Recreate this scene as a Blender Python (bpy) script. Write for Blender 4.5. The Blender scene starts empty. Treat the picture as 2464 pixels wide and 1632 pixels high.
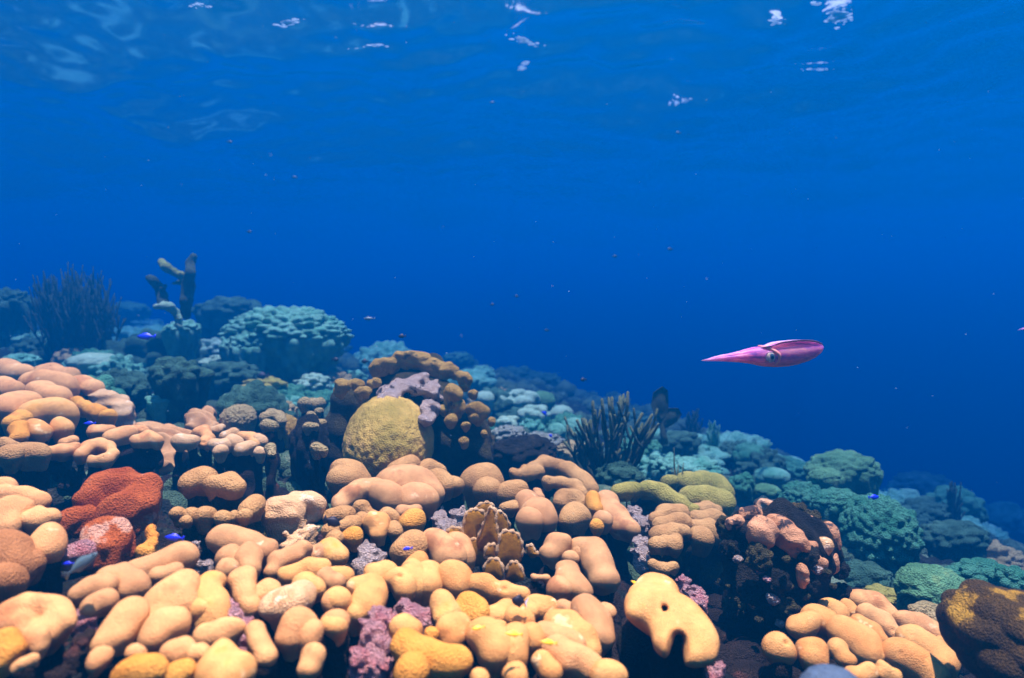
import bpy, bmesh, math, random
import numpy as np
from mathutils import Vector, Matrix

random.seed(7); RS = np.random.RandomState(11)
sc = bpy.context.scene
C = sc.collection

# ------------------------------------------------------------------ camera
F = 1605.0; CX = 1232.0; CY = 816.0; HOR = 720.0          # photo pixels
PITCH = -math.atan((CY - HOR) / F)
cam = bpy.data.cameras.new('camera'); cam_o = bpy.data.objects.new('camera', cam); C.objects.link(cam_o)
cam.sensor_width = 36.0; cam.lens = 36.0 * F / 2464.0
cam.clip_start = 0.02; cam.clip_end = 400
cam_o.location = (0, 0, 0); cam_o.rotation_euler = (math.pi / 2 + PITCH, 0, 0)
cam.dof.use_dof = True; cam.dof.focus_distance = 1.8; cam.dof.aperture_fstop = 2.4
sc.camera = cam_o
# ------------------------------------------------------------------ light
SUN_DIR = Vector((0.08, -0.02, 1.0)).normalized()            # towards the sun
w = bpy.data.worlds.new('World'); sc.world = w; w.use_nodes = True
nt = w.node_tree; bg = nt.nodes['Background']
sky = nt.nodes.new('ShaderNodeTexSky'); sky.sky_type = 'NISHITA'; sky.sun_disc = False
sky.sun_elevation = math.asin(SUN_DIR.z); sky.sun_rotation = math.atan2(SUN_DIR.x, SUN_DIR.y)
nt.links.new(sky.outputs[0], bg.inputs[0]); bg.inputs[1].default_value = 0.05
sl = bpy.data.lights.new('sun', 'SUN'); sl.energy = 5.0; sl.angle = math.radians(0.6); sl.color = (1.0, 0.55, 0.43)
so = bpy.data.objects.new('sun', sl); C.objects.link(so)
so.rotation_euler = SUN_DIR.to_track_quat('Z', 'Y').to_euler(); so.location = (0, 0, 8)
sc.view_settings.view_transform = 'Standard'; sc.view_settings.look = 'None'
sc.view_settings.gamma = 1.0; sc.view_settings.use_curve_mapping = False
sc.view_settings.exposure = 2.85
cy = sc.cycles
cy.use_denoising = True; cy.max_bounces = 6; cy.diffuse_bounces = 2; cy.glossy_bounces = 2
cy.volume_bounces = 0; cy.transparent_max_bounces = 12; cy.caustics_reflective = False; cy.caustics_refractive = False
cy.sample_clamp_indirect = 4.0
SURF_Z = 1.55
WATER = dict(density=1.0, color=(0.0, 0.052, 0.149), ext=(0.34, 0.25, 0.150))

# ------------------------------------------------------------------ geometry helpers
RIGHT = np.array([1.0, 0, 0]); FWD = np.array([0, math.cos(PITCH), math.sin(PITCH)]); UP = np.array([0, -math.sin(PITCH), math.cos(PITCH)])
REG = {0: (0, 0, 1.0), 1: (0, 560, 820 / 2368), 2: (700, 700, 820 / 2368), 3: (1300, 850, 1164 / 2334),
       4: (0, 1090, 820 / 2368), 5: (780, 1090, 820 / 2368), 6: (1500, 1150, 964 / 2368), 7: (1650, 780, 400 / 2368)}
def px(reg, x, y):
    ox, oy, s = REG[reg]; return ox + x * s, oy + y * s
def ray(X, Y):
    return FWD + RIGHT * ((X - CX) / F) + UP * ((CY - Y) / F)
def at(reg, x, y, t):
    return ray(*px(reg, x, y)) * t
def plane(x, y):
    z = -0.56 - 0.175 * x - 0.075 * (np.sqrt(x * x + 0.3) - 0.55)
    z = z - 0.02 * (y - 1) - 0.012 * np.maximum(0, y - 4.5) ** 2 - 0.035 * np.maximum(0, x - 1.5) * np.maximum(0, y - 2.5)
    return z
def ground(x, y):
    n = 0.03 * np.sin(5.1 * x + 1.3 * np.sin(3.7 * y)) + 0.03 * np.sin(4.3 * y + 1.7 + np.sin(4.9 * x)) + 0.018 * np.sin(11 * x + 7.3 * y) + 0.012 * np.sin(19 * x - 13 * y + 2)
    return plane(x, y) - 0.17 + n
def hit(X, Y, h=0.0, tmax=14.0):
    d = ray(X, Y); prev = 0.5
    for t in np.arange(0.5, tmax, 0.05):
        p = d * t
        if p[2] < plane(p[0], p[1]) + h:
            lo, hi = prev, t
            for _ in range(18):
                m = (lo + hi) / 2; q = d * m
                if q[2] < plane(q[0], q[1]) + h: hi = m
                else: lo = m
            return hi
        prev = t
    return tmax

def link(name, me, parent=None, mats=()):
    o = bpy.data.objects.new(name, me); C.objects.link(o)
    if parent is not None: o.parent = parent
    for m in (mats if isinstance(mats, (list, tuple)) else [mats]):
        if me is not None: me.materials.append(m)
    return o
def tag(o, label=None, cat=None, group=None, kind=None):
    if label: o['label'] = label
    if cat: o['category'] = cat
    if group: o['group'] = group
    if kind: o['kind'] = kind
    return o
def thing(name, loc, label, cat, group=None):
    o = bpy.data.objects.new(name, None); C.objects.link(o); o.location = [float(v) for v in loc]; o.empty_display_size = 0.02
    return tag(o, label, cat, group)
def mesh(name, verts, faces, smooth=True):
    me = bpy.data.meshes.new(name)
    verts = np.asarray(verts, dtype=np.float32)
    me.from_pydata(verts.tolist(), [], [tuple(int(i) for i in f) for f in faces])
    if smooth:
        me.polygons.foreach_set('use_smooth', [True] * len(me.polygons))
    me.update(); return me
def mesh_quads(name, V, Q):
    me = bpy.data.meshes.new(name)
    nv, nq = len(V), len(Q)
    me.vertices.add(nv); me.vertices.foreach_set('co', np.ascontiguousarray(V, dtype=np.float32).ravel())
    me.loops.add(nq * 4); me.loops.foreach_set('vertex_index', np.ascontiguousarray(Q, dtype=np.int32).ravel())
    me.polygons.add(nq); me.polygons.foreach_set('loop_start', np.arange(0, nq * 4, 4, dtype=np.int32))
    me.polygons.foreach_set('use_smooth', np.ones(nq, dtype=bool))
    me.update(calc_edges=True); me.validate(); return me

CORN = np.array([[i, j, k] for i in (0, 1) for j in (0, 1) for k in (0, 1)])
EDG = [(a, b) for a in range(8) for b in range(a + 1, 8) if np.abs(CORN[a] - CORN[b]).sum() == 1]
def surface_nets(f, org, h):
    s = f < 0
    nx, ny, nz = f.shape
    cnt = np.zeros((nx - 1, ny - 1, nz - 1), dtype=np.int8)
    for c in CORN: cnt += s[c[0]:nx - 1 + c[0], c[1]:ny - 1 + c[1], c[2]:nz - 1 + c[2]]
    mask = (cnt > 0) & (cnt < 8)
    idx = np.argwhere(mask)
    if len(idx) == 0: return None
    vid = -np.ones(mask.shape, dtype=np.int64); vid[mask] = np.arange(len(idx))
    acc = np.zeros((len(idx), 3)); n = np.zeros(len(idx))
    fv = [f[idx[:, 0] + c[0], idx[:, 1] + c[1], idx[:, 2] + c[2]] for c in CORN]
    for a, b in EDG:
        f0, f1 = fv[a], fv[b]; cr = (f0 < 0) != (f1 < 0)
        t = np.where(cr, f0 / np.where(cr, f0 - f1, 1), 0)[:, None]
        acc += np.where(cr[:, None], CORN[a] * (1 - t) + CORN[b] * t, 0); n += cr
    V = (idx + acc / np.maximum(n, 1)[:, None]) * h + org
    Q = []
    for ax in range(3):
        sl0 = [slice(1, -1)] * 3; sl1 = [slice(1, -1)] * 3
        sl0[ax] = slice(0, -1); sl1[ax] = slice(1, None)
        a = s[tuple(sl0)]; b = s[tuple(sl1)]
        e = np.argwhere(a != b)
        if len(e) == 0: continue
        flip = b[e[:, 0], e[:, 1], e[:, 2]]
        o = e.copy()
        for q in range(3):
            if q != ax: o[:, q] += 1
        u, v = (ax + 1) % 3, (ax + 2) % 3
        def cell(du, dv):
            c = o.copy(); c[:, u] += du; c[:, v] += dv
            return vid[c[:, 0], c[:, 1], c[:, 2]]
        q4 = np.stack([cell(-1, -1), cell(0, -1), cell(0, 0), cell(-1, 0)], 1)
        q4 = np.where(flip[:, None], q4[:, ::-1], q4)
        Q.append(q4[(q4 >= 0).all(1)])
    return V, np.concatenate(Q)

def sdf_mesh(name, segs, h, k, noise=0.0, nfreq=20.0, cut=None):
    """segs: (a, b, ra, rb) tapered capsules merged with a smooth union of radius k"""
    A = np.array([s[0] for s in segs]); B = np.array([s[1] for s in segs]); ra = np.array([s[2] for s in segs]); rb = np.array([s[3] for s in segs])
    m = max(ra.max(), rb.max()) * 0.15 + 2 * h + k * 0.8 + noise * 2
    lo = np.minimum((A - ra[:, None]).min(0), (B - rb[:, None]).min(0)) - m
    hi = np.maximum((A + ra[:, None]).max(0), (B + rb[:, None]).max(0)) + m
    n = np.ceil((hi - lo) / h).astype(int) + 1
    while n.prod() > 900000:
        h *= 1.15; n = np.ceil((hi - lo) / h).astype(int) + 1
    X = (lo[0] + h * np.arange(n[0], dtype=np.float32))[:, None, None]
    Y = (lo[1] + h * np.arange(n[1], dtype=np.float32))[None, :, None]
    Z = (lo[2] + h * np.arange(n[2], dtype=np.float32))[None, None, :]
    acc = np.zeros(n, dtype=np.float32)
    for a, b, r0, r1 in zip(A, B, ra, rb):
        ba = b - a; L = float(ba @ ba)
        if L < 1e-10:
            d = np.sqrt((X - a[0]) ** 2 + (Y - a[1]) ** 2 + (Z - a[2]) ** 2) - r0
        else:
            t = np.clip(((X - a[0]) * ba[0] + (Y - a[1]) * ba[1] + (Z - a[2]) * ba[2]) / L, 0, 1)
            d = np.sqrt((X - a[0] - t * ba[0]) ** 2 + (Y - a[1] - t * ba[1]) ** 2 + (Z - a[2] - t * ba[2]) ** 2) - (r0 + (r1 - r0) * t)
        acc += np.exp(np.clip(-d / k, -40, 40)).astype(np.float32)
    f = -k * np.log(np.maximum(acc, 1e-30))
    if cut:                                                     # holes: spheres carved out
        for c, r in cut:
            d = np.sqrt((X - c[0]) ** 2 + (Y - c[1]) ** 2 + (Z - c[2]) ** 2) - r
            hh = np.clip(0.5 - 0.5 * (f + d) / (k * 1.2), 0, 1)
            f = f * (1 - hh) - d * hh + k * 1.2 * hh * (1 - hh)
    if noise:
        ph = RS.rand(6) * 6.28; kk = RS.randn(6, 3); kk /= np.linalg.norm(kk, axis=1)[:, None]
        for i in range(6):
            q = nfreq * (0.6 + 0.35 * i)
            f = f + (noise / (1 + 0.5 * i)) * np.sin(q * (kk[i, 0] * X + kk[i, 1] * Y + kk[i, 2] * Z) + ph[i])
    r = surface_nets(f.astype(np.float64), lo, h)
    return mesh_quads(name, *r)

def ico(sub):
    bm = bmesh.new(); bmesh.ops.create_icosphere(bm, subdivisions=sub, radius=1)
    V = np.array([v.co[:] for v in bm.verts]); Fc = np.array([[v.index for v in f.verts] for f in bm.faces]); bm.free()
    return V, Fc
ICO = {s: ico(s) for s in (1, 2, 3, 4, 5, 6)}
def snoise(P, freq, rs, n=6):
    out = np.zeros(len(P))
    for i in range(n):
        k = rs.randn(3); k /= np.linalg.norm(k)
        out += np.sin(P @ k * freq * (0.6 + 0.3 * i) + rs.rand() * 6.28) / (1 + 0.4 * i)
    return out / 2.2

def mound_mesh(name, rx, ry, rz, nb, bh, seed, sub=5, wob=0.12, spread=0.9):
    """rounded head covered with nb separate knobs of relative height bh"""
    rs = np.random.RandomState(seed)
    V, Fc = ICO[sub]
    i = np.arange(nb) + 0.5
    th = np.arccos(1 - 2 * i / nb); ph = math.pi * (1 + 5 ** 0.5) * i
    Cn = np.stack([np.cos(ph) * np.sin(th), np.sin(ph) * np.sin(th), np.cos(th)], 1) if nb else np.zeros((0, 3))
    r = 1 + wob * snoise(V, 2.2, rs)
    if nb:
        R = math.sqrt(4 / nb) * 1.2
        Cn = Cn + rs.randn(nb, 3) * R * 0.28; Cn /= np.linalg.norm(Cn, axis=1)[:, None]
        sz = R * (0.75 + 0.5 * rs.rand(nb)); hs = 0.6 + 0.8 * rs.rand(nb)
        b = np.zeros(len(V))
        for s in range(0, len(V), 4000):
            d = np.sqrt(np.maximum(0, 2 - 2 * V[s:s + 4000] @ Cn.T)) / sz
            q = np.maximum(0, 1 - d * d) ** 1.0 * hs * sz / R; b[s:s + 4000] = ((q ** 5).sum(1)) ** 0.2
        r = r * (1 - bh * 0.6) + bh * b
    P = V * r[:, None] * np.array([rx, ry, rz])
    return mesh(name, P, Fc)

def tube(bm_list, pts, radii, seg=8):
    """append a tapered tube to (V,F) lists"""
    V, Fs = bm_list
    pts = [np.array(p, dtype=float) for p in pts]; base = len(V)
    n = len(pts); prev = None
    for i, p in enumerate(pts):
        d = pts[min(i + 1, n - 1)] - pts[max(i - 1, 0)]; d = d / (np.linalg.norm(d) + 1e-9)
        u = np.cross(d, [0.31, 0.9, 0.2]) if prev is None else prev - d * (prev @ d)
        u = u / (np.linalg.norm(u) + 1e-9); v = np.cross(d, u); prev = u
        for j in range(seg):
            a = 2 * math.pi * j / seg
            V.append(p + radii[i] * (math.cos(a) * u + math.sin(a) * v))
    for i in range(n - 1):
        for j in range(seg):
            a = base + i * seg + j; b = base + i * seg + (j + 1) % seg
            Fs.append((a, b, b + seg, a + seg))
    d1 = pts[-1] - pts[-2]; d1 = d1 / (np.linalg.norm(d1) + 1e-9)
    V.append(pts[-1] + d1 * radii[-1] * 0.9); V.append(pts[0] - 0.0 * d1)
    for j in range(seg):
        Fs.append((base + (n - 1) * seg + j, base + (n - 1) * seg + (j + 1) % seg, len(V) - 2))
        Fs.append((base + (j + 1) % seg, base + j, len(V) - 1))

# ------------------------------------------------------------------ materials
def new_mat(name):
    m = bpy.data.materials.new(name); m.use_nodes = True
    t = m.node_tree; b = t.nodes['Principled BSDF']
    b.inputs['Roughness'].default_value = 0.75; b.inputs['Specular IOR Level'].default_value = 0.15
    return m, t, b
def N(t, typ, **kw):
    n = t.nodes.new(typ)
    for k, v in kw.items():
        if k in n.inputs: n.inputs[k].default_value = v
        else: setattr(n, k, v)
    return n
def ramp(t, src, stops):
    r = t.nodes.new('ShaderNodeValToRGB'); e = r.color_ramp.elements
    while len(e) < len(stops): e.new(0.5)
    for el, (p, c) in zip(e, stops): el.position = p; el.color = (*c, 1) if len(c) == 3 else c
    t.links.new(src, r.inputs[0]); return r
def coral_mat(name, c1, c2, c3=None, big=9.0, polyp=320.0, bump=0.55, rough=0.8, patch=0.0, patch_c=(0.5, 0.33, 0.34), c3pos=0.68, bumpd=0.006, fine=60.0):
    """live tissue: blotchy between c1 and c2, fine polyp grain, optional crust patches"""
    m, t, b = new_mat(name); L = t.links.new
    tc = N(t, 'ShaderNodeNewGeometry').outputs['Position']
    n1 = N(t, 'ShaderNodeTexNoise', Scale=big, Detail=5.0, Roughness=0.6); L(tc, n1.inputs['Vector'])
    stops = [(0.36, c1), (0.60, c2)]
    if c3: stops.append((c3pos, c3))
    r1 = ramp(t, n1.outputs['Fac'], stops)
    vo = N(t, 'ShaderNodeTexVoronoi', Scale=polyp); L(tc, vo.inputs['Vector'])
    n2 = N(t, 'ShaderNodeTexNoise', Scale=fine, Detail=6.0, Roughness=0.7); L(tc, n2.inputs['Vector'])
    rv = ramp(t, n2.outputs['Fac'], [(0.25, (0.70, 0.70, 0.70)), (0.62, (1.0, 1.0, 1.0))])
    mx = N(t, 'ShaderNodeMix', data_type='RGBA', blend_type='MULTIPLY'); mx.inputs[0].default_value = 0.75
    L(r1.outputs[0], mx.inputs[6]); L(rv.outputs[0], mx.inputs[7])
    col = mx.outputs[2]
    rp = ramp(t, vo.outputs['Distance'], [(0.0, (0.72, 0.72, 0.72)), (0.5, (1.0, 1.0, 1.0))])
    mp = N(t, 'ShaderNodeMix', data_type='RGBA', blend_type='MULTIPLY'); mp.inputs[0].default_value = 0.6
    L(col, mp.inputs[6]); L(rp.outputs[0], mp.inputs[7]); col = mp.outputs[2]
    if patch > 0:
        n3 = N(t, 'ShaderNodeTexNoise', Scale=big * 2.3, Detail=6.0, Roughness=0.65); L(tc, n3.inputs['Vector'])
        r3 = ramp(t, n3.outputs['Fac'], [(0.64 - patch, (0, 0, 0)), (0.68 - patch, (1, 1, 1))])
        m3 = N(t, 'ShaderNodeMix', data_type='RGBA'); L(r3.outputs[0], m3.inputs[0]); L(col, m3.inputs[6]); m3.inputs[7].default_value = (*patch_c, 1)
        col = m3.outputs[2]
    L(col, b.inputs['Base Color'])
    ad = N(t, 'ShaderNodeMath', operation='MULTIPLY_ADD'); L(n2.outputs['Fac'], ad.inputs[0]); ad.inputs[1].default_value = 2.0; L(vo.outputs['Distance'], ad.inputs[2])
    bp = N(t, 'ShaderNodeBump', Strength=bump, Distance=bumpd); L(ad.outputs[0], bp.inputs['Height']); L(bp.outputs[0], b.inputs['Normal'])
    b.inputs['Roughness'].default_value = rough
    return m
def plain_mat(name, col, rough=0.6, spec=0.3, var=0.15, scale=60):
    m, t, b = new_mat(name); L = t.links.new
    g = N(t, 'ShaderNodeTexCoord').outputs['Object']
    n = N(t, 'ShaderNodeTexNoise', Scale=scale, Detail=4.0); L(g, n.inputs['Vector'])
    r = ramp(t, n.outputs['Fac'], [(0.3, tuple(c * (1 - var) for c in col)), (0.7, tuple(min(1, c * (1 + var)) for c in col))])
    L(r.outputs[0], b.inputs['Base Color']); b.inputs['Roughness'].default_value = rough; b.inputs['Specular IOR Level'].default_value = spec
    return m

M = {}
M['peach'] = coral_mat('peach_coral', (0.60, 0.285, 0.085), (0.74, 0.40, 0.12), (0.56, 0.245, 0.07), big=9, patch=0.015, patch_c=(0.78, 0.50, 0.20), polyp=420, bump=0.38)
M['apricot'] = coral_mat('apricot_coral', (0.64, 0.28, 0.06), (0.76, 0.41, 0.105), (0.66, 0.32, 0.04), big=8, patch=0.025, patch_c=(0.80, 0.55, 0.21), polyp=430, bump=0.36)
M['golden'] = coral_mat('golden_coral', (0.66, 0.27, 0.03), (0.74, 0.37, 0.055), (0.55, 0.21, 0.04), big=9)
M['pinkish'] = coral_mat('rosy_coral', (0.48, 0.245, 0.080), (0.60, 0.335, 0.11), (0.42, 0.19, 0.06), big=9, patch=0.01, patch_c=(0.66, 0.44, 0.20), polyp=500, bump=0.30)
M['tan'] = coral_mat('tan_coral', (0.40, 0.215, 0.06), (0.52, 0.305, 0.09), (0.30, 0.155, 0.04), big=10, polyp=260, bump=0.5)
M['brown'] = coral_mat('brown_coral', (0.34, 0.15, 0.04), (0.46, 0.21, 0.06), (0.26, 0.12, 0.03), big=9)
M['cream'] = coral_mat('cream_coral', (0.60, 0.36, 0.13), (0.72, 0.47, 0.19), (0.55, 0.30, 0.10), big=10, patch=0.06, patch_c=(0.76, 0.55, 0.28))
M['red'] = coral_mat('red_crust', (0.36, 0.07, 0.010), (0.52, 0.13, 0.022), (0.70, 0.38, 0.20), big=11, c3pos=0.64, polyp=260, bump=0.9, fine=120)
M['olive'] = coral_mat('olive_coral', (0.24, 0.23, 0.035), (0.40, 0.35, 0.065), (0.48, 0.42, 0.11), big=8, polyp=200, bump=0.7)
M['dome'] = coral_mat('dome_coral', (0.27, 0.21, 0.03), (0.47, 0.33, 0.06), (0.58, 0.39, 0.10), big=6, polyp=190, bump=0.6, fine=60, bumpd=0.007)
M['crust'] = coral_mat('orange_crust', (0.42, 0.27, 0.05), (0.60, 0.41, 0.09), (0.13, 0.11, 0.03), big=16, c3pos=0.66, bump=0.9, bumpd=0.012)
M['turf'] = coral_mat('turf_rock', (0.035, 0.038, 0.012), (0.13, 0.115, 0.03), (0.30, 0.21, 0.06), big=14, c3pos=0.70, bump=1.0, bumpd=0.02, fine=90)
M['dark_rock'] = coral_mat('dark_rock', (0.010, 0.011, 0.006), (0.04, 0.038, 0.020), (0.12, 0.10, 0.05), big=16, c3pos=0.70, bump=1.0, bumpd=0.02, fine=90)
M['pale_crust'] = coral_mat('pale_speckled_crust', (0.48, 0.56, 0.34), (0.70, 0.76, 0.52), (0.04, 0.06, 0.03), big=26, c3pos=0.60, bump=1.0, bumpd=0.02, fine=120)
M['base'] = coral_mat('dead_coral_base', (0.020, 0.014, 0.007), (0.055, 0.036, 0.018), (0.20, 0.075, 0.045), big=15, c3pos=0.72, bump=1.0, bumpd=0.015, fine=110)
M['pink_rock'] = coral_mat('pink_rock', (0.80, 0.30, 0.26), (0.92, 0.55, 0.45), (0.10, 0.04, 0.03), big=34, c3pos=0.64, bump=1.0, bumpd=0.02, fine=120)
M['white_rock'] = coral_mat('white_rock', (0.70, 0.54, 0.36), (0.90, 0.76, 0.56), (0.12, 0.09, 0.05), big=30, c3pos=0.66, bump=1.0, bumpd=0.02, fine=130)
M['teal'] = coral_mat('grey_green_coral', (0.10, 0.34, 0.18), (0.20, 0.48, 0.28), (0.06, 0.18, 0.09), big=9, c3pos=0.74, polyp=160, bump=0.8, bumpd=0.01)
M['pale_teal'] = coral_mat('pale_grey_coral', (0.27, 0.46, 0.25), (0.38, 0.58, 0.34), (0.14, 0.26, 0.12), big=9, c3pos=0.72, polyp=160, bump=0.8, bumpd=0.01)
M['deep_teal'] = coral_mat('deep_teal_coral', (0.035, 0.20, 0.09), (0.09, 0.31, 0.15), (0.02, 0.10, 0.045), big=10, c3pos=0.70, polyp=160, bump=0.9, bumpd=0.012)
M['green'] = coral_mat('green_coral', (0.07, 0.20, 0.07), (0.13, 0.32, 0.12), (0.20, 0.36, 0.12), big=9, polyp=170, bump=0.8, bumpd=0.01)
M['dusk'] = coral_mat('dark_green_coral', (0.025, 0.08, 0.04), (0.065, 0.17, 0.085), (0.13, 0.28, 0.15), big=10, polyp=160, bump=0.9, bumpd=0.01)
M['sand_tan'] = coral_mat('sandy_tan_coral', (0.36, 0.29, 0.10), (0.50, 0.39, 0.15), (0.24, 0.20, 0.06), big=12, polyp=180, bump=0.9, bumpd=0.01)
M['gorg'] = coral_mat('gorgonian_skin', (0.028, 0.048, 0.024), (0.06, 0.085, 0.042), big=20, polyp=500, bump=0.6)
M['gorg_tip'] = coral_mat('gorgonian_tip', (0.11, 0.15, 0.055), (0.19, 0.22, 0.085), big=20, polyp=500, bump=0.6)
M['sponge'] = coral_mat('sponge_skin', (0.15, 0.21, 0.045), (0.26, 0.31, 0.08), big=14, polyp=240, bump=0.9)
M['amber'] = coral_mat('amber_blade', (0.20, 0.085, 0.006), (0.40, 0.20, 0.012), (0.12, 0.05, 0.006), big=26, polyp=600, bump=0.4)
M['rim'] = coral_mat('pale_rim', (0.46, 0.30, 0.12), (0.60, 0.42, 0.19), big=30, polyp=600, bump=0.5)
M['mustard'] = coral_mat('mustard_mottled', (0.015, 0.012, 0.005), (0.10, 0.06, 0.010), (0.50, 0.29, 0.025), big=8, c3pos=0.64, polyp=260, bump=0.9, bumpd=0.01)
M['slate'] = coral_mat('slate_blue', (0.05, 0.09, 0.12), (0.08, 0.13, 0.16), big=9, polyp=300, bump=0.4)
M['floor'] = coral_mat('seabed_rock', (0.014, 0.016, 0.009), (0.045, 0.055, 0.028), (0.15, 0.14, 0.08), big=13, c3pos=0.74, polyp=120, bump=1.0, bumpd=0.03, fine=60)
M['rubble'] = coral_mat('rubble_mix', (0.04, 0.09, 0.04), (0.12, 0.21, 0.095), (0.28, 0.36, 0.18), big=7, c3pos=0.70, polyp=160, bump=1.0, bumpd=0.012)

# ------------------------------------------------------------------ setting: seabed, water surface, haze
def grid_mesh(name, xs, ys, fz):
    X, Y = np.meshgrid(xs, ys, indexing='ij'); Z = fz(X, Y)
    V = np.stack([X.ravel(), Y.ravel(), Z.ravel()], 1); n, m = len(xs), len(ys)
    i = np.arange(n - 1)[:, None] * m + np.arange(m - 1)[None, :]
    Q = np.stack([i, i + m, i + m + 1, i + 1], -1).reshape(-1, 4)
    return mesh_quads(name, V, Q)
def warp(n, near, far):
    u = np.linspace(-1, 1, n); return np.sign(u) * (near * np.abs(u) + (far - near) * np.abs(u) ** 3.2)
me = grid_mesh('seabed', warp(460, 5.0, 34), warp(460, 5.0, 34) + 2.0,
               lambda x, y: ground(x, np.maximum(y, -2.0)) * 1.0 + 0.03 * np.sin(27 * x + 3 * np.sin(9 * y)) * np.sin(23 * y + 2 * np.sin(11 * x)))
# flatten runaway drop-off
v = np.empty(len(me.vertices) * 3, dtype=np.float32); me.vertices.foreach_get('co', v); v = v.reshape(-1, 3)
v[:, 2] = np.where(v[:, 2] < -5, -5 - 4 * (1 - np.exp((v[:, 2] + 5) / 4)), v[:, 2]); v[:, 2] = np.minimum(v[:, 2], 0.9)
me.vertices.foreach_set('co', v.ravel()); me.update()
tag(link('seabed', me, None, M['floor']), kind='structure')

def waves(x, y):
    rs = np.random.RandomState(5); z = np.zeros_like(x)
    for i in range(46):
        lam = 0.22 * 1.09 ** i * 0.55 + 0.06; a = rs.randn() * 0.9 + 0.5; k = 2 * math.pi / lam
        z += 0.0041 * lam ** 1.05 * 1.5 * np.sin(k * (math.cos(a) * x + math.sin(a) * y) + rs.rand() * 6.28 + 0.6 * np.sin(1.7 * x * rs.rand() + 1.3 * y * rs.rand()))
    return z
me = grid_mesh('water_surface', np.concatenate([np.linspace(-34, -7.2, 30), np.linspace(-7, 7, 420), np.linspace(7.2, 34, 30)]),
               np.concatenate([np.linspace(-32, -1, 20), np.linspace(-0.8, 11, 360), np.linspace(11.3, 36, 40)]), lambda x, y: SURF_Z + waves(x, y))
m = bpy.data.materials.new('water_skin'); m.use_nodes = True; t = m.node_tree; t.nodes.remove(t.nodes['Principled BSDF'])
fr = N(t, 'ShaderNodeFresnel', IOR=1.33); tr = N(t, 'ShaderNodeBsdfTransparent'); gl = N(t, 'ShaderNodeBsdfGlossy', Roughness=0.12)
mx = N(t, 'ShaderNodeMixShader'); L = t.links.new
L(fr.outputs[0], mx.inputs[0]); L(tr.outputs[0], mx.inputs[1]); L(gl.outputs[0], mx.inputs[2])
# sun glitter put into the surface as white translucent streaks
tcn = N(t, 'ShaderNodeNewGeometry').outputs['Position']
fn = N(t, 'ShaderNodeTexNoise', Scale=1.3, Detail=7.0, Roughness=0.62); mp = N(t, 'ShaderNodeMapping'); mp.inputs['Scale'].default_value = (1.0, 0.45, 1.0)
L(tcn, mp.inputs['Vector']); L(mp.outputs[0], fn.inputs['Vector'])
fr2 = ramp(t, fn.outputs['Fac'], [(0.74, (0, 0, 0)), (0.82, (1, 1, 1))])
fo = N(t, 'ShaderNodeBsdfTranslucent', Color=(0.9, 0.9, 0.9, 1)); mx2 = N(t, 'ShaderNodeMixShader')
L(fr2.outputs[0], mx2.inputs[0]); L(mx.outputs[0], mx2.inputs[1]); L(fo.outputs[0], mx2.inputs[2])
L(mx2.outputs[0], t.nodes['Material Output'].inputs['Surface'])
tag(link('water_surface', me, None, m), kind='structure')

bm = bmesh.new(); bmesh.ops.create_cube(bm, size=1.0)
for vv in bm.verts: vv.co = Vector((vv.co.x * 76, vv.co.y * 76 + 2, -11.0 if vv.co.z < 0 else SURF_Z + 0.45))
me = bpy.data.meshes.new('haze'); bm.to_mesh(me); bm.free()
m = bpy.data.materials.new('sea_water'); m.use_nodes = True; t = m.node_tree; t.nodes.remove(t.nodes['Principled BSDF'])
pv = N(t, 'ShaderNodeVolumePrincipled'); pv.inputs['Density'].default_value = WATER['density']
col = WATER['color']; pv.inputs['Color'].default_value = (*col, 1)
pv.inputs['Absorption Color'].default_value = (*[max(0.0, 1 - (e / WATER['density'] - c) / (1 - c)) ** 2 for e, c in zip(WATER['ext'], col)], 1)
pv.inputs['Anisotropy'].default_value = 0.6
t.links.new(pv.outputs[0], t.nodes['Material Output'].inputs['Volume'])
tag(link('haze', me, None, m), kind='stuff', label='clear blue sea water filling the whole scene', cat='water')

# ------------------------------------------------------------------ lobed corals: every lobe traced as a chain of circles (zoomed photo pixels)
def lobe_points(reg, circles, h=0.0, t=None, flat=0.42):
    s = REG[reg][2]
    P = [px(reg, c[0], c[1]) for c in circles]
    if t is None:
        ts = np.array([hit(X, Y + 0.0, h) for X, Y in P]); tm = ts.mean(); ts = tm + flat * (ts - tm)
    else: ts = np.full(len(P), t)
    return [(ray(X, Y) * tt, c[2] * s * tt / F * 1.10) for (X, Y), tt, c in zip(P, ts, circles)]
def lobe_segs(pts):
    segs = []
    if len(pts) == 1: pts = [pts[0], (pts[0][0] + np.array([0.25 * pts[0][1], 0, 0]), pts[0][1] * 0.93)]
    for (a, ra), (b, rb) in zip(pts[:-1], pts[1:]):
        if np.linalg.norm(a - b) < 3.2 * (ra + rb): segs.append((a, b, ra * 0.97, rb * 0.97))
        else: segs += [(a, a, ra, ra), (b, b, rb, rb)]
    for p, r in pts:                                        # knuckles swelling out of the lobe
        for _ in range(2):
            d = RS.randn(3); d[2] = abs(d[2]) * 0.6; d /= np.linalg.norm(d); q = RS.uniform(0.36, 0.6)
            c = p + d * r * RS.uniform(0.55, 0.85); segs.append((c, c, r * q, r * q))
    for p, r in pts:                                        # the lobe thickens downwards into a short column
        segs.append((p, p - np.array([0, 0, 1.15 * r]), r * 0.9, r * 0.60))
    return segs
def pits(pts):
    out = []
    for p, r in pts:
        if RS.rand() < 0.07:
            d = np.array([RS.uniform(-.5, .5), -0.7, RS.uniform(.4, .9)]); d /= np.linalg.norm(d)
            out += [(p + d * r * 1.08, r * RS.uniform(.08, .15))]
    return out
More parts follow.
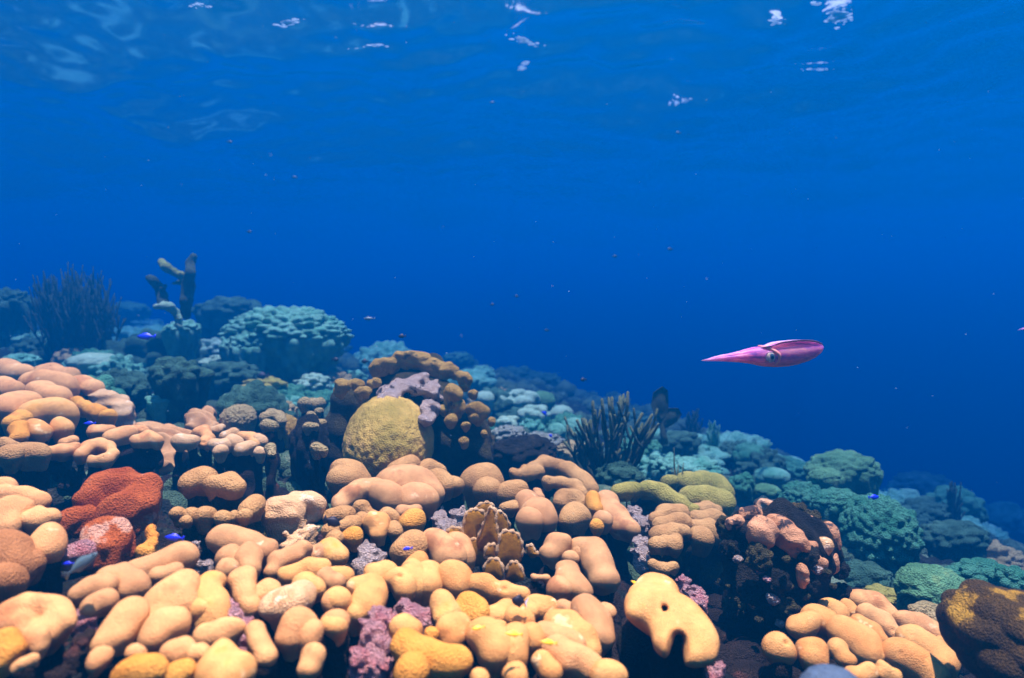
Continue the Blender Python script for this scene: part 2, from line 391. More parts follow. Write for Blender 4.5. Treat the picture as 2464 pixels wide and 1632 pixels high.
def colony(name, label, cat, reg, lobes, mat, h=0.0, t=None, group=None, base=True, part='lobe', base_mat='base', mats=None, dead=0.30):
    L3 = [lobe_points(reg, l, h, t) for l in lobes]
    allp = np.array([p for l in L3 for p, r in l]); allr = np.array([r for l in L3 for p, r in l])
    org = np.array([allp[:, 0].mean(), allp[:, 1].mean(), 0.0]); org[2] = ground(org[0], org[1])
    root = thing(name, org, label, cat, group)
    for i, l in enumerate(L3):
        pts = [(p - org, r) for p, r in l]; rm = min(r for p, r in pts)
        me = sdf_mesh(part, lobe_segs(pts), max(rm * 0.16, 0.0028), rm * 0.24, noise=rm * 0.11, nfreq=1.3 / rm, cut=pits(pts))
        mm = mat if not mats else mats.get(i, mat)
        link(part, me, root, M[mm])
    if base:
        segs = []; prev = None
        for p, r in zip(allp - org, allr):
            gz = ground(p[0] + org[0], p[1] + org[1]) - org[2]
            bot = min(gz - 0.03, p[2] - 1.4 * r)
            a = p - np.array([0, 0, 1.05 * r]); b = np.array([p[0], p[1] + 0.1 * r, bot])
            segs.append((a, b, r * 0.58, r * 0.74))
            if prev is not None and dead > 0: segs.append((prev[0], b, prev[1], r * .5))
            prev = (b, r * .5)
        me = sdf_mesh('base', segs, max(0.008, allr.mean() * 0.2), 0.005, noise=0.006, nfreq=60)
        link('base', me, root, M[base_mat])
    return root

# bottom-left and centre foreground, region 4
colony('lobed_coral', 'ring-shaped peach lobed coral around a shallow hollow in the bottom left corner', 'coral', 4, [
    [(110, 1110, 75), (200, 1060, 60), (290, 1065, 62), (400, 1085, 75), (420, 1180, 75), (330, 1250, 85), (230, 1290, 70), (140, 1200, 75), (60, 1210, 60)],
    [(250, 1290, 70), (270, 1350, 50)],
    [(40, 1310, 85), (60, 1380, 75), (20, 1450, 60)],
    [(110, 1500, 30), (170, 1465, 38), (235, 1430, 34)],
    ], 'peach', group='lobed corals of the foreground', mats={2: 'golden'})
colony('lobed_coral', 'long ridge of fused peach coral lobes above the bottom left corner', 'coral', 4, [
    [(540, 985, 62), (620, 950, 65), (720, 930, 72)],
    [(760, 870, 62), (860, 880, 80), (950, 940, 80)],
    [(960, 830, 85), (1060, 800, 85), (1160, 770, 85), (1255, 735, 82)],
    [(1100, 850, 60), (1200, 830, 60)],
    [(640, 1080, 70), (730, 1040, 60)],
    ], 'pinkish', group='lobed corals of the foreground')
colony('lobed_coral', 'big knuckled peach coral lobes spreading up from the bottom edge, left of the pink crevice', 'coral', 4, [
    [(940, 1105, 72), (880, 1170, 80), (810, 1260, 85), (750, 1330, 85)],
    [(690, 1420, 60), (660, 1475, 48)],
    [(1265, 920, 80), (1190, 990, 105), (1130, 1050, 100), (1210, 1080, 95), (1120, 1170, 100), (1000, 1240, 92)],
    [(1090, 1290, 88), (1160, 1200, 90), (1220, 1190, 80)],
    [(1470, 920, 78), (1440, 1010, 80), (1470, 1090, 105), (1450, 1165, 85)],
    [(1385, 1090, 62)],
    [(1430, 1275, 66), (1520, 1262, 74), (1600, 1240, 62)],
    [(930, 1395, 44)],
    [(1210, 1395, 76), (1280, 1370, 58)],
    [(1345, 1405, 46), (1395, 1380, 60)],
    [(860, 1560, 70), (950, 1530, 95), (1050, 1515, 80)],
    [(1230, 1545, 76), (1290, 1500, 58)],
    [(1540, 1425, 92), (1510, 1520, 105), (1600, 1540, 110), (1660, 1500, 80)],
    ], 'peach', group='lobed corals of the foreground', mats={4: 'apricot', 5: 'apricot', 10: 'golden', 11: 'golden', 12: 'apricot'})
colony('lobed_coral', 'pale peach two-knobbed coral lobes standing right of the pink crevice', 'coral', 4, [
    [(1680, 900, 74), (1705, 1000, 64), (1740, 1080, 68)],
    [(1790, 1000, 50), (1860, 950, 60), (1890, 985, 45)],
    [(2010, 1055, 100), (1930, 1080, 88)], [(2070, 1030, 80)],
    [(2075, 1190, 104), (2020, 1290, 92)], [(2165, 1240, 70), (2150, 1300, 62)],
    [(1770, 1235, 54), (1800, 1330, 56), (1850, 1415, 74)],
    [(2310, 1190, 72)], [(2325, 1050, 62)],
    [(2180, 1410, 70), (2140, 1510, 56)],
    ], 'peach', group='lobed corals of the foreground', mats={2: 'cream', 3: 'cream'})
colony('lobed_coral', 'round peach coral knobs above the foreground ridge, below the dark row of knobs', 'coral', 4, [
    [(1550, 585, 76), (1620, 620, 72), (1740, 640, 82), (1830, 690, 72)],
    [(1590, 740, 84), (1640, 760, 70)], [(1720, 745, 84), (1745, 820, 66)], [(1560, 815, 58)],
    [(1885, 825, 46), (1930, 760, 62), (2040, 715, 68), (2110, 670, 52)],
    [(2000, 860, 58), (2060, 830, 56), (2140, 800, 56), (2230, 810, 58)], [(2110, 925, 60), (2190, 950, 64)], [(2230, 700, 70), (2300, 660, 50)],
    [(2260, 860, 50), (2330, 900, 60)],
    ], 'pinkish', group='lobed corals of the foreground', mats={5: 'apricot', 6: 'apricot'})
# centre foreground, region 5
colony('lobed_coral', 'arched row of pale apricot lobes at the left of the white pink rubble crevice', 'coral', 5, [
    [(210, 1130, 80), (290, 1070, 88), (340, 990, 70), (330, 920, 62), (230, 930, 56)],
    [(80, 1040, 70)], [(60, 1190, 80)], [(130, 870, 62), (50, 880, 62)], [(40, 670, 58), (90, 720, 58)],
    ], 'apricot', group='lobed corals of the foreground')
colony('lobed_coral', 'bright ribbed apricot lobes in the middle, below the amber blade coral', 'coral', 5, [
    [(800, 650, 90), (860, 740, 105)], [(920, 650, 92), (960, 730, 80)],
    [(440, 830, 70), (370, 880, 80)],
    [(520, 880, 76), (560, 950, 68)], [(620, 840, 82), (640, 920, 78)], [(720, 830, 72), (710, 930, 84)],
    [(900, 880, 86), (930, 920, 78)],
    [(1050, 915, 60), (1130, 920, 58), (1190, 965, 60), (1270, 980, 66), (1370, 985, 54)],
    [(820, 1075, 78), (850, 1135, 74)], [(1010, 1055, 66), (1060, 1120, 68), (940, 1120, 62)], [(1190, 1130, 68), (1255, 1080, 60)],
    [(1480, 1075, 74), (1540, 1070, 58)], [(1425, 1110, 52)], [(1345, 1165, 78)],
    [(660, 750, 50), (640, 790, 56)],
    ], 'apricot', group='lobed corals of the foreground', mats={0: 'pinkish', 1: 'pinkish', 9: 'golden'})
colony('lobed_coral', 'largest yellow lit lobes along the bottom edge with small yellow fish over them', 'coral', 5, [
    [(860, 1240, 74), (890, 1300, 70), (950, 1200, 60)],
    [(540, 1220, 84), (590, 1255, 60)],
    [(570, 1340, 88), (640, 1420, 108), (760, 1450, 100), (890, 1450, 88)], [(620, 1530, 90)],
    [(1130, 1290, 96), (1180, 1390, 110)], [(1290, 1400, 108), (1340, 1290, 74)], [(1200, 1215, 48)], [(1420, 1290, 86)],
    [(1530, 1265, 72), (1610, 1290, 74), (1720, 1340, 80)], [(1600, 1180, 70), (1700, 1200, 86), (1780, 1290, 92), (1830, 1380, 84)],
    [(1640, 1375, 78), (1720, 1455, 96), (1840, 1510, 96)], [(1960, 1560, 90)],
    [(1520, 1440, 62), (1570, 1525, 78)], [(745, 1260, 38)], [(1320, 1545, 60)], [(1080, 1565, 48)],
    ], 'apricot', group='lobed corals of the foreground', mats={2: 'golden', 3: 'golden', 8: 'peach', 9: 'apricot', 10: 'peach', 13: 'golden'})
colony('lobed_coral', 'dull rose coral lobes between the yellow lit lobes and the big peanut-shaped coral', 'coral', 5, [
    [(1820, 1090, 84), (1880, 1180, 96), (1900, 1280, 86)], [(1955, 1110, 48)], [(1660, 1075, 46), (1700, 1110, 50)],
    ], 'pinkish', group='lobed corals of the foreground')
colony('lobed_coral', 'rose split lobes and a cone-shaped lobe in the dark hollow right of the amber blades', 'coral', 5, [
    [(1620, 650, 84), (1570, 705, 54)],
    [(1775, 660, 62), (1850, 690, 84), (1900, 780, 84), (1950, 880, 84)], [(1795, 710, 62)], [(1705, 735, 40)],
    [(1690, 820, 58), (1690, 920, 88), (1770, 970, 76)], [(1620, 950, 60)],
    [(1540, 870, 26), (1460, 865, 18)],
    ], 'pinkish', group='lobed corals of the foreground')
# mid row, region 5
colony('boulder_coral', 'upright brownish boulder with dark pits left of the yellow brain coral foot', 'coral', 5, [
    [(150, 130, 80), (205, 170, 88), (260, 200, 60)], [(110, 190, 70)],
    ], 'tan', group='lobed corals of the second row')
colony('lobed_coral', 'large flesh coloured coral cushion of fused bulges in front of the yellow brain coral', 'coral', 5, [
    [(450, 260, 108), (550, 240, 98), (670, 255, 116), (730, 285, 86)], [(420, 310, 96), (490, 335, 86)], [(600, 335, 92), (680, 340, 80)],
    [(390, 260, 66), (250, 262, 66), (165, 320, 68), (115, 360, 46)], [(640, 400, 40), (540, 410, 44)],
    ], 'pinkish', group='lobed corals of the second row')
colony('lobed_coral', 'twin humped tan coral touching the foot of the yellow brain coral', 'coral', 5, [
    [(600, 110, 68), (530, 155, 76)], [(660, 150, 72), (730, 120, 62), (780, 130, 46)], [(800, 200, 78), (840, 230, 60)], [(900, 220, 58)],
    ], 'tan', h=0.012, group='lobed corals of the second row')
colony('lobed_coral', 'smooth tan coral ball with a smaller ball at its right', 'coral', 5, [
    [(1070, 215, 104), (1110, 210, 94)], [(1280, 290, 78)], [(1250, 385, 34), (1300, 380, 40), (1310, 360, 26)], [(1130, 260, 70)],
    ], 'tan', group='lobed corals of the second row')
colony('lobed_coral', 'arched tan coral ridge bending down to the right over two hanging lobes', 'coral', 5, [
    [(1310, 130, 22), (1350, 150, 34), (1420, 140, 50), (1480, 130, 50)], [(1440, 110, 44), (1530, 90, 52), (1640, 105, 54)], [(1700, 130, 54), (1790, 200, 60), (1840, 260, 54)],
    [(1870, 320, 48), (1890, 385, 44)], [(1560, 205, 36), (1650, 215, 42), (1740, 245, 46), (1780, 290, 44)],
    ], 'tan', h=0.02, group='lobed corals of the second row', mats={3: 'golden'})
colony('lobed_coral', 'pitted tan coral lump left of the hooked lobe under the arched ridge', 'coral', 5, [
    [(1400, 340, 56), (1440, 400, 78)], [(1500, 430, 106), (1540, 480, 76)], [(1430, 470, 76)], [(1500, 310, 30), (1480, 270, 24)],
    ], 'pinkish', group='lobed corals of the second row')
colony('lobed_coral', 'hooked tan lobe over a round brown lobe beneath the arched ridge', 'coral', 5, [
    [(1640, 350, 40), (1660, 310, 44), (1740, 320, 50), (1790, 350, 40)], [(1745, 440, 84), (1700, 470, 62)],
    ], 'tan', group='lobed corals of the second row')
colony('lobed_coral', 'single small yellow ball coral in a dark gap under the arched ridge', 'coral', 5, [[(1888, 520, 36)]], 'golden', h=0.03, group='lobed corals of the second row')
colony('lobed_coral', 'sloping brownish coral slab running down to the right beside the white rubble', 'coral', 5, [
    [(1960, 350, 70), (2020, 430, 80), (2075, 530, 84)], [(1930, 470, 52)],
    ], 'pinkish', group='lobed corals of the second row')
colony('knobby_coral', 'cluster of small orange knobs around a black fish, left of the amber blades', 'coral', 5, [
    [(40, 440, 52), (150, 440, 62)], [(260, 390, 56), (330, 430, 30)], [(370, 500, 84), (390, 555, 50)], [(440, 465, 56)], [(260, 480, 44)],
    [(610, 480, 76)], [(495, 550, 48), (480, 520, 36)], [(620, 640, 94), (565, 690, 78)], [(190, 590, 62)], [(60, 595, 52)], [(130, 520, 40), (180, 500, 36)], [(40, 545, 40)], [(190, 500, 44)],
    ], 'tan', group='lobed corals of the second row', mats={2: 'apricot', 5: 'golden', 8: 'golden'})
# region 4 upper: left side
colony('lobed_coral', 'stack of flesh coloured coral columns at the left edge', 'coral', 4, [
    [(40, 300, 84), (150, 310, 68), (270, 345, 58)], [(80, 420, 98), (50, 520, 72)], [(240, 460, 78), (330, 465, 58)], [(340, 615, 92), (340, 670, 84)], [(20, 240, 50)],
    ], 'peach', h=0.02, group='lobed corals of the left edge')
colony('lobed_coral', 'dim brown coral lump at the left edge under the flesh coloured columns', 'coral', 4, [
    [(40, 740, 150), (80, 830, 110)], [(200, 770, 74)], [(20, 900, 90)],
    ], 'brown', group='lobed corals of the left edge')
def crust_thing(name, label, cat, reg, circles, mat, h=0.0, t=None, part='crust', noise=0.12, kk=0.4, group=None, flat_z=1.0):
    pts = lobe_points(reg, circles, h, t); org = np.mean([p for p, r in pts], 0)
    org[2] = ground(org[0], org[1])
    segs = []
    rm = np.mean([r for p, r in pts])
    for p, r in pts: segs.append((p - org, p - org - np.array([0, 0, 1.3 * r]), r, r * 1.05))
    for (a, ra), (b, rb) in zip(pts[:-1], pts[1:]):
        if np.linalg.norm(a - b) < 3 * (ra + rb): segs.append((a - org, b - org, ra * .9, rb * .9))
    me = sdf_mesh(name, segs, max(rm * 0.14, 0.003), rm * kk * 0.6, noise=rm * noise, nfreq=2.4 / rm)
    if flat_z != 1.0:
        v = np.empty(len(me.vertices) * 3, dtype=np.float32); me.vertices.foreach_get('co', v); v = v.reshape(-1, 3); top = v[:, 2].max()
        v[:, 2] = np.where(v[:, 2] > 0, v[:, 2] * flat_z, v[:, 2]) + 0.012 * np.sin(46 * v[:, 0] + 9 * np.sin(17 * v[:, 1])) * (v[:, 2] > .02); me.vertices.foreach_set('co', v.ravel()); me.update()
    o = link(name, me, None, M[mat]); o.location = [float(v) for v in org]
    return tag(o, label, cat, group)
crust_thing('encrusting_coral', 'dark red ring-shaped encrusting coral with pale streaks near the left edge', 'coral', 4,
    [(620, 330, 84), (680, 270, 84), (760, 245, 80), (880, 235, 84), (990, 260, 90), (1020, 340, 76), (880, 380, 95), (780, 400, 80)], 'red', h=0.03)
crust_thing('encrusting_coral', 'small red and pink encrusted knob below the dark red ring coral', 'coral', 4,
    [(690, 570, 84), (810, 560, 86), (790, 640, 76), (690, 650, 70)], 'red', h=0.0)
crust_thing('encrusting_coral', 'thin red crust strip left of the red and pink knob', 'coral', 4, [(450, 470, 46), (540, 450, 56), (620, 430, 50)], 'red')
crust_thing('encrusted_rock', 'pink and red rubble lump at the foot of the red knob', 'rock', 4, [(500, 690, 56), (590, 680, 56)], 'pink_rock')
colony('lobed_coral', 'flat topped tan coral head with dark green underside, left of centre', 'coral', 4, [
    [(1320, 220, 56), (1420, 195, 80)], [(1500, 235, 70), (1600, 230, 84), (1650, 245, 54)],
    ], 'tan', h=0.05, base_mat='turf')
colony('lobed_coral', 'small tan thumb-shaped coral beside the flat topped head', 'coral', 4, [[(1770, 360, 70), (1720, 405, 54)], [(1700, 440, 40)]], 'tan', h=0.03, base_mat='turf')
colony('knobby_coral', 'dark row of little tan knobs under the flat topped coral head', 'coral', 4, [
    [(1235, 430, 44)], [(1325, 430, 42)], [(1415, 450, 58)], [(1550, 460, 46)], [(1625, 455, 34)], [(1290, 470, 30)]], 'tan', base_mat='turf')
crust_thing('encrusting_coral', 'whitish cream crusted coral lump with a crumbled top left of centre', 'coral', 4,
    [(1920, 420, 84), (2020, 420, 80), (2060, 330, 46), (2130, 330, 54), (2190, 350, 46)], 'cream', h=0.02)
for lab, reg, circ, mt in [
    ('pink coralline rubble in the crevice between two foreground lobed corals', 4, [(1560, 1030, 46), (1620, 1100, 56), (1680, 1180, 56), (1720, 1280, 46), (1700, 1370, 40)], 'pink_rock'),
    ('white and pink rubble in the crevice left of the yellow lit lobes', 5, [(400, 1110, 80), (330, 1220, 80), (420, 1300, 70), (260, 1390, 80), (380, 1450, 90)], 'pink_rock'),
    ('pink rubble wedge under the ribbed apricot lobes', 5, [(560, 1060, 70), (660, 1100, 76), (690, 1180, 66)], 'pink_rock'),
    ('whitish crumbly rock right behind the small orange knobs', 5, [(800, 430, 50), (850, 480, 66), (930, 410, 54), (820, 540, 46)], 'white_rock'),
    ('pale crumbly rubble between the orange knobs and the ribbed lobes', 5, [(290, 660, 56), (360, 700, 60), (260, 760, 56)], 'white_rock'),
    ('crusty peach rubble strip behind the round peach knobs', 4, [(2050, 600, 56), (2150, 520, 52), (2000, 630, 46), (2100, 560, 50)], 'cream'),
    ('bright white sandy rubble patch between the sloping slab and the tan folded lobes', 6, [(60, 190, 46), (100, 240, 46), (120, 270, 34)], 'white_rock'),
    ('white pinkish rubble chute beside the tan folded lobes', 6, [(110, 370, 44), (110, 430, 48), (120, 470, 36)], 'white_rock'),
    ('reddish crumbly rubble behind the big peanut-shaped coral', 6, [(360, 600, 34), (430, 660, 46), (450, 720, 42), (380, 650, 34)], 'pink_rock'),
    ('dark red rubble at the bottom edge under the peanut-shaped coral', 6, [(540, 1140, 40), (570, 1100, 30), (520, 1170, 30)], 'pink_rock'),
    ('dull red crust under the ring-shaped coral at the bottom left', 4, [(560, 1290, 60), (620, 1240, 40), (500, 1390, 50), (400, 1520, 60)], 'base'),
    ('pink crumbly strip under the ridge of fused lobes', 4, [(580, 1100, 56), (540, 1160, 46), (620, 1140, 50)], 'pink_rock'),
    ('frosted white crumbs between the fused ridge and the round peach knobs', 4, [(1340, 700, 40), (1380, 760, 40), (1360, 620, 26), (1440, 760, 40)], 'white_rock'),
    ]:
    pts = lobe_points(reg, circ, -0.012); org = np.mean([p for p, r in pts], 0); org[2] = ground(org[0], org[1]); segs = []
    for p, r in pts:
        segs.append((p - org - np.array([0, 0, .5 * r]), p - org - np.array([0, 0, 1.6 * r]), r * .9, r))
        for _ in range(16):
            d = RS.randn(3); d[2] = abs(d[2]); d /= np.linalg.norm(d); q = RS.uniform(.14, .34) * r; c = p - org + d * r * RS.uniform(.5, 1.0) * np.array([1.1, 1.1, .6]) - np.array([0, 0, .3 * r]); segs.append((c, c + RS.randn(3) * q * .8, q, q * .7))
    rm = np.mean([r for p, r in pts]); o = link('coral_rubble', sdf_mesh('coral_rubble', segs, max(.0032, rm * .11), rm * .06, noise=rm * .07, nfreq=5 / rm), None, M[mt]); o.location = [float(v) for v in org]
    tag(o, lab, 'rubble', 'crumbly rubble patches')

# right foreground, region 6
def peanut():
    raw = [(160, 650, 48), (90, 690, 34), (230, 700, 76), (110, 765, 70), (50, 800, 44), (225, 800, 92), (320, 830, 84), (400, 910, 78), (450, 990, 70), (410, 1050, 46), (495, 1050, 38), (252, 900, 50), (262, 980, 42), (310, 1050, 34)]
    pts = lobe_points(6, raw, 0.05, flat=0.8)
    org = pts[5][0].copy(); org[2] = ground(org[0], org[1]); root = thing('lobed_coral', org, 'big smooth peanut-shaped orange coral with one dark hole at its lower end', 'coral', 'lobed corals of the foreground')
    pts = [(p - org, r) for p, r in pts]; segs = []
    J = [(0, 1), (0, 2), (2, 3), (3, 4), (2, 5), (3, 5), (5, 6), (6, 7), (7, 8), (8, 9), (8, 10), (5, 11), (11, 12), (12, 13), (13, 9), (6, 12)]
    for a, b in J: segs.append((pts[a][0], pts[b][0], pts[a][1] * .92, pts[b][1] * .92))
    cut = []
    for x, y, r, d0, d1 in [(322, 985, 23, -.06, .16), (314, 1030, 22, -.06, .16), (306, 1075, 22, -.06, .16), (298, 1120, 24, -.06, .16), (328, 945, 16, -.06, .13), (243, 772, 8, -.1, -.02)]:
        X, Y = px(6, x, y); t = hit(X, Y, 0.05)
        for q in np.linspace(d0, d1, 22): cut.append((ray(X, Y) * (t + q) - org, r * REG[6][2] * t / F))
    link('lobe', sdf_mesh('lobe', segs, 0.0042, 0.010, noise=0.0042, nfreq=34, cut=cut), root, M['apricot'])
    bs = [(p - np.array([0, -0.02, 1.0 * r]), p - np.array([0, -0.05, 0.3]), r * .7, r * 0.8) for p, r in pts]
    link('base', sdf_mesh('base', bs, 0.012, 0.006, noise=0.008, nfreq=60), root, M['dark_rock'])
peanut()
colony('lobed_coral', 'tan folded lobes beside the white rubble chute, left of the dark pillar', 'coral', 6, [
    [(190, 250, 36), (250, 215, 52), (340, 215, 52)], [(220, 280, 48), (290, 275, 44), (350, 270, 44)], [(430, 200, 46), (500, 190, 46), (540, 200, 34)], [(430, 245, 44), (510, 250, 52), (560, 260, 40)],
    [(210, 340, 46), (290, 325, 50), (360, 330, 44)], [(430, 300, 44), (500, 320, 50), (560, 340, 44)], [(250, 390, 40), (300, 400, 42), (310, 370, 30)], [(200, 400, 44)], [(450, 350, 54)],
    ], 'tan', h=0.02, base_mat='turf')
colony('lobed_coral', 'thin curved tan lip in the dark hollow left of the pillar', 'coral', 6, [[(180, 520, 26), (240, 540, 28), (300, 530, 28)]], 'tan', h=0.0, base_mat='dark_rock')
colony('lobed_coral', 'fan of long smooth peach lobes on the slope right of the dark pillar', 'coral', 6, [
    [(1220, 765, 52), (1270, 800, 56)], [(1310, 765, 38), (1340, 790, 34)], [(1150, 850, 72), (1180, 865, 66)], [(1030, 890, 52), (1090, 870, 56)],
    [(1300, 915, 66), (1380, 970, 76), (1440, 1045, 70)], [(1270, 1010, 50), (1300, 1070, 46)], [(1490, 1050, 40), (1470, 1000, 50)],
    [(1390, 870, 50), (1450, 920, 58), (1510, 985, 50)], [(1400, 735, 56), (1470, 760, 60), (1550, 820, 60)], [(1430, 810, 50), (1530, 860, 58), (1590, 920, 46)],
    [(1640, 860, 60), (1740, 890, 62), (1840, 930, 56)], [(1700, 955, 62), (1790, 1010, 72), (1870, 1100, 72)], [(1620, 1045, 72), (1720, 1110, 80), (1820, 1190, 80)], [(1880, 980, 40), (1920, 990, 30)],
    ], 'apricot', group='lobed corals of the foreground', mats={8: 'peach', 9: 'peach', 10: 'peach'})
colony('lobed_coral', 'two separate egg-shaped lobes at the foot of the dark pillar', 'coral', 6, [[(915, 1005, 64), (940, 1020, 58)], [(1120, 1035, 72), (1130, 1080, 64)]], 'apricot', group='lobed corals of the foreground')
colony('lobed_coral', 'low row of apricot bumps cut by the bottom edge, right of centre', 'coral', 6, [[(1360, 1170, 48), (1450, 1150, 44)], [(1540, 1150, 54), (1600, 1180, 36)]], 'apricot', h=0.02, group='lobed corals of the foreground')
colony('lobed_coral', 'flattened tan lobes behind the peach fan, next to the mustard mottled dome', 'coral', 6, [
    [(1720, 790, 36), (1790, 785, 44), (1850, 800, 40)], [(1830, 850, 44), (1900, 840, 46), (1960, 820, 40)], [(1920, 790, 34), (2000, 800, 34)]], 'sand_tan', h=0.02)

M['worn'] = coral_mat('worn_coral', (0.46, 0.22, 0.08), (0.60, 0.32, 0.13), (0.66, 0.42, 0.22), big=7, patch=0.09, patch_c=(0.05, 0.035, 0.025))
# dark pillar with peach caps
def pillar():
    T = 1.62; S = REG[6][2] * T / F
    c = at(6, 960, 520, T); org = np.array([c[0], c[1] + 0.1, ground(c[0], c[1] + 0.1) - 0.12])
    root = thing('coral_pillar', org, 'tall black encrusted coral pillar with worn peach patches on its crown', 'coral pillar')
    def W(x, y, dt=0.0): return at(6, x, y, T + dt) - org
    segs = []
    for (x0, y0, r0, x1, y1, r1, dt) in [(720, 330, 120, 740, 900, 150, 0.04), (900, 360, 165, 880, 900, 190, 0.02), (1100, 380, 160, 1080, 800, 150, 0.06), (1190, 430, 100, 1220, 800, 100, 0.08), (660, 280, 60, 680, 700, 80, 0.05), (940, 200, 60, 1000, 400, 110, 0.14)]:
        segs.append((W(x0, y0, dt), W(x1, y1, dt), r0 * S, r1 * S))
    segs.append((W(900, 700, 0.1), np.array([0, 0.05, -0.05]), 260 * S, 280 * S))
    link('trunk', sdf_mesh('trunk', segs, 0.0075, 0.012, noise=0.012, nfreq=42), root, M['dark_rock'])
    caps = [[(840, 150, 42, .12), (900, 165, 46, .12), (980, 215, 36, .12)], [(740, 200, 34, .02), (800, 215, 36, .02)], [(800, 300, 52, -.09), (860, 330, 56, -.09)], [(920, 270, 40, -.06), (960, 300, 50, -.08), (1020, 340, 50, -.09), (1060, 400, 40, -.09)],
            [(1060, 270, 52, .0), (1110, 300, 50, .0)], [(1180, 290, 44, .02), (1230, 330, 46, .02), (1250, 390, 34, .02)], [(1210, 395, 32, -.04)], [(1100, 390, 40, -.06)], [(1160, 500, 36, -.06), (1130, 460, 30, -.06)], [(650, 250, 30, .0), (690, 235, 26, .0)], [(1255, 470, 30, .0), (1262, 520, 24, .0)], [(1080, 540, 26, -.12), (1075, 590, 24, -.12)]]
    for i, cc in enumerate(caps):
        pts = [(W(x, y, d), r * S) for x, y, r, d in cc]; rm = min(r for p, r in pts)
        pts = [(p + np.array([0, .018, -.012]), r * 1.05) for p, r in pts]; link('cap', sdf_mesh('cap', lobe_segs(pts), max(.0028, rm * .16), rm * .4, noise=rm * .2, nfreq=1.8 / rm, cut=pits(pts) + pits(pts)), root, M['worn' if i != 6 else 'cream'])
    for i, (x, y, r, d) in enumerate([(610, 300, 60, .04), (625, 430, 52, .0), (640, 600, 56, .02), (650, 760, 60, .0), (1290, 540, 46, .06), (1300, 680, 46, .06), (990, 190, 40, .16), (1070, 620, 60, -.08), (1085, 470, 50, -.08), (800, 470, 60, -.1), (760, 680, 60, -.08), (900, 620, 60, -.11), (960, 780, 64, -.11), (1035, 195, 46, .12), (1110, 245, 48, .10), (1175, 300, 46, .10), (1010, 255, 42, .05), (1230, 360, 44, .1)]):
        o = link('outcrop', mound_mesh('outcrop', r * S * 1.1, r * S, r * S * 1.15, 40, .34, 300 + i, sub=4, wob=.2), root, M['dark_rock' if i % 3 and i < 13 else 'turf']); o.location = [float(v) for v in W(x, y, d)]
    for x, y, r, d in [(675, 480, 26, -.03), (810, 545, 26, -.1), (880, 715, 34, -.12), (1150, 545, 24, -.07), (930, 860, 24, -.12), (940, 900, 26, -.12), (620, 640, 16, -.02), (760, 620, 18, -.1), (850, 600, 20, -.12), (980, 640, 22, -.12), (700, 760, 20, -.08), (1050, 560, 20, -.1), (1080, 700, 22, -.1), (800, 840, 20, -.14), (1200, 560, 24, -.06), (1240, 640, 20, -.04), (640, 400, 18, -.02), (960, 480, 20, -.14)]:
        me = mound_mesh('growth', r * S * 1.1, r * S, r * S * 0.9, 14, 0.3, int(x), sub=3); o = link('growth', me, root, M['white_rock' if x in (675, 880, 1150, 930) else 'pink_rock' if x % 20 else 'turf']); o.location = [float(v) for v in W(x, y, d)]
pillar()
def mottled():
    T = 1.15; S = REG[6][2] * T / F; c = at(6, 2290, 960, T + 0.08)
    me = mound_mesh('boulder_coral', 330 * S, 0.16, 300 * S, 60, 0.10, 5, sub=6, wob=0.10)
    o = link('boulder_coral', me, None, M['mustard']); o.location = [float(v) for v in c]
    tag(o, 'black and mustard mottled dome coral cut by the right edge', 'coral')
mottled()
o = link('boulder_coral', mound_mesh('boulder_coral', 0.045, 0.05, 0.03, 160, 0.05, 3, sub=5, wob=0.08), None, M['slate']); o.location = [float(v) for v in at(6, 1240, 1284, 0.9)]
tag(o, 'smooth slate blue dome just rising over the bottom edge', 'coral')

# olive arched tube coral and olive knobbed boulder, region 6 / 3
colony('lobed_coral', 'long olive yellow coral roll sloping down to the right with a dark flank', 'coral', 6, [
    [(0, 75, 34), (60, 72, 40), (140, 70, 46), (200, 85, 52), (270, 125, 50), (340, 165, 46), (400, 190, 36)], [(-30, 85, 34), (20, 80, 36)]], 'olive', h=0.035, base_mat='turf')
colony('lobed_coral', 'olive knobbed coral boulder right behind the long olive roll', 'coral', 3, [
    [(700, 630, 40), (760, 650, 60)], [(830, 640, 50), (890, 680, 46)], [(720, 700, 46), (800, 710, 56), (880, 730, 46)], [(620, 620, 34)], [(780, 620, 40)]], 'olive', h=0.035, base_mat='olive')

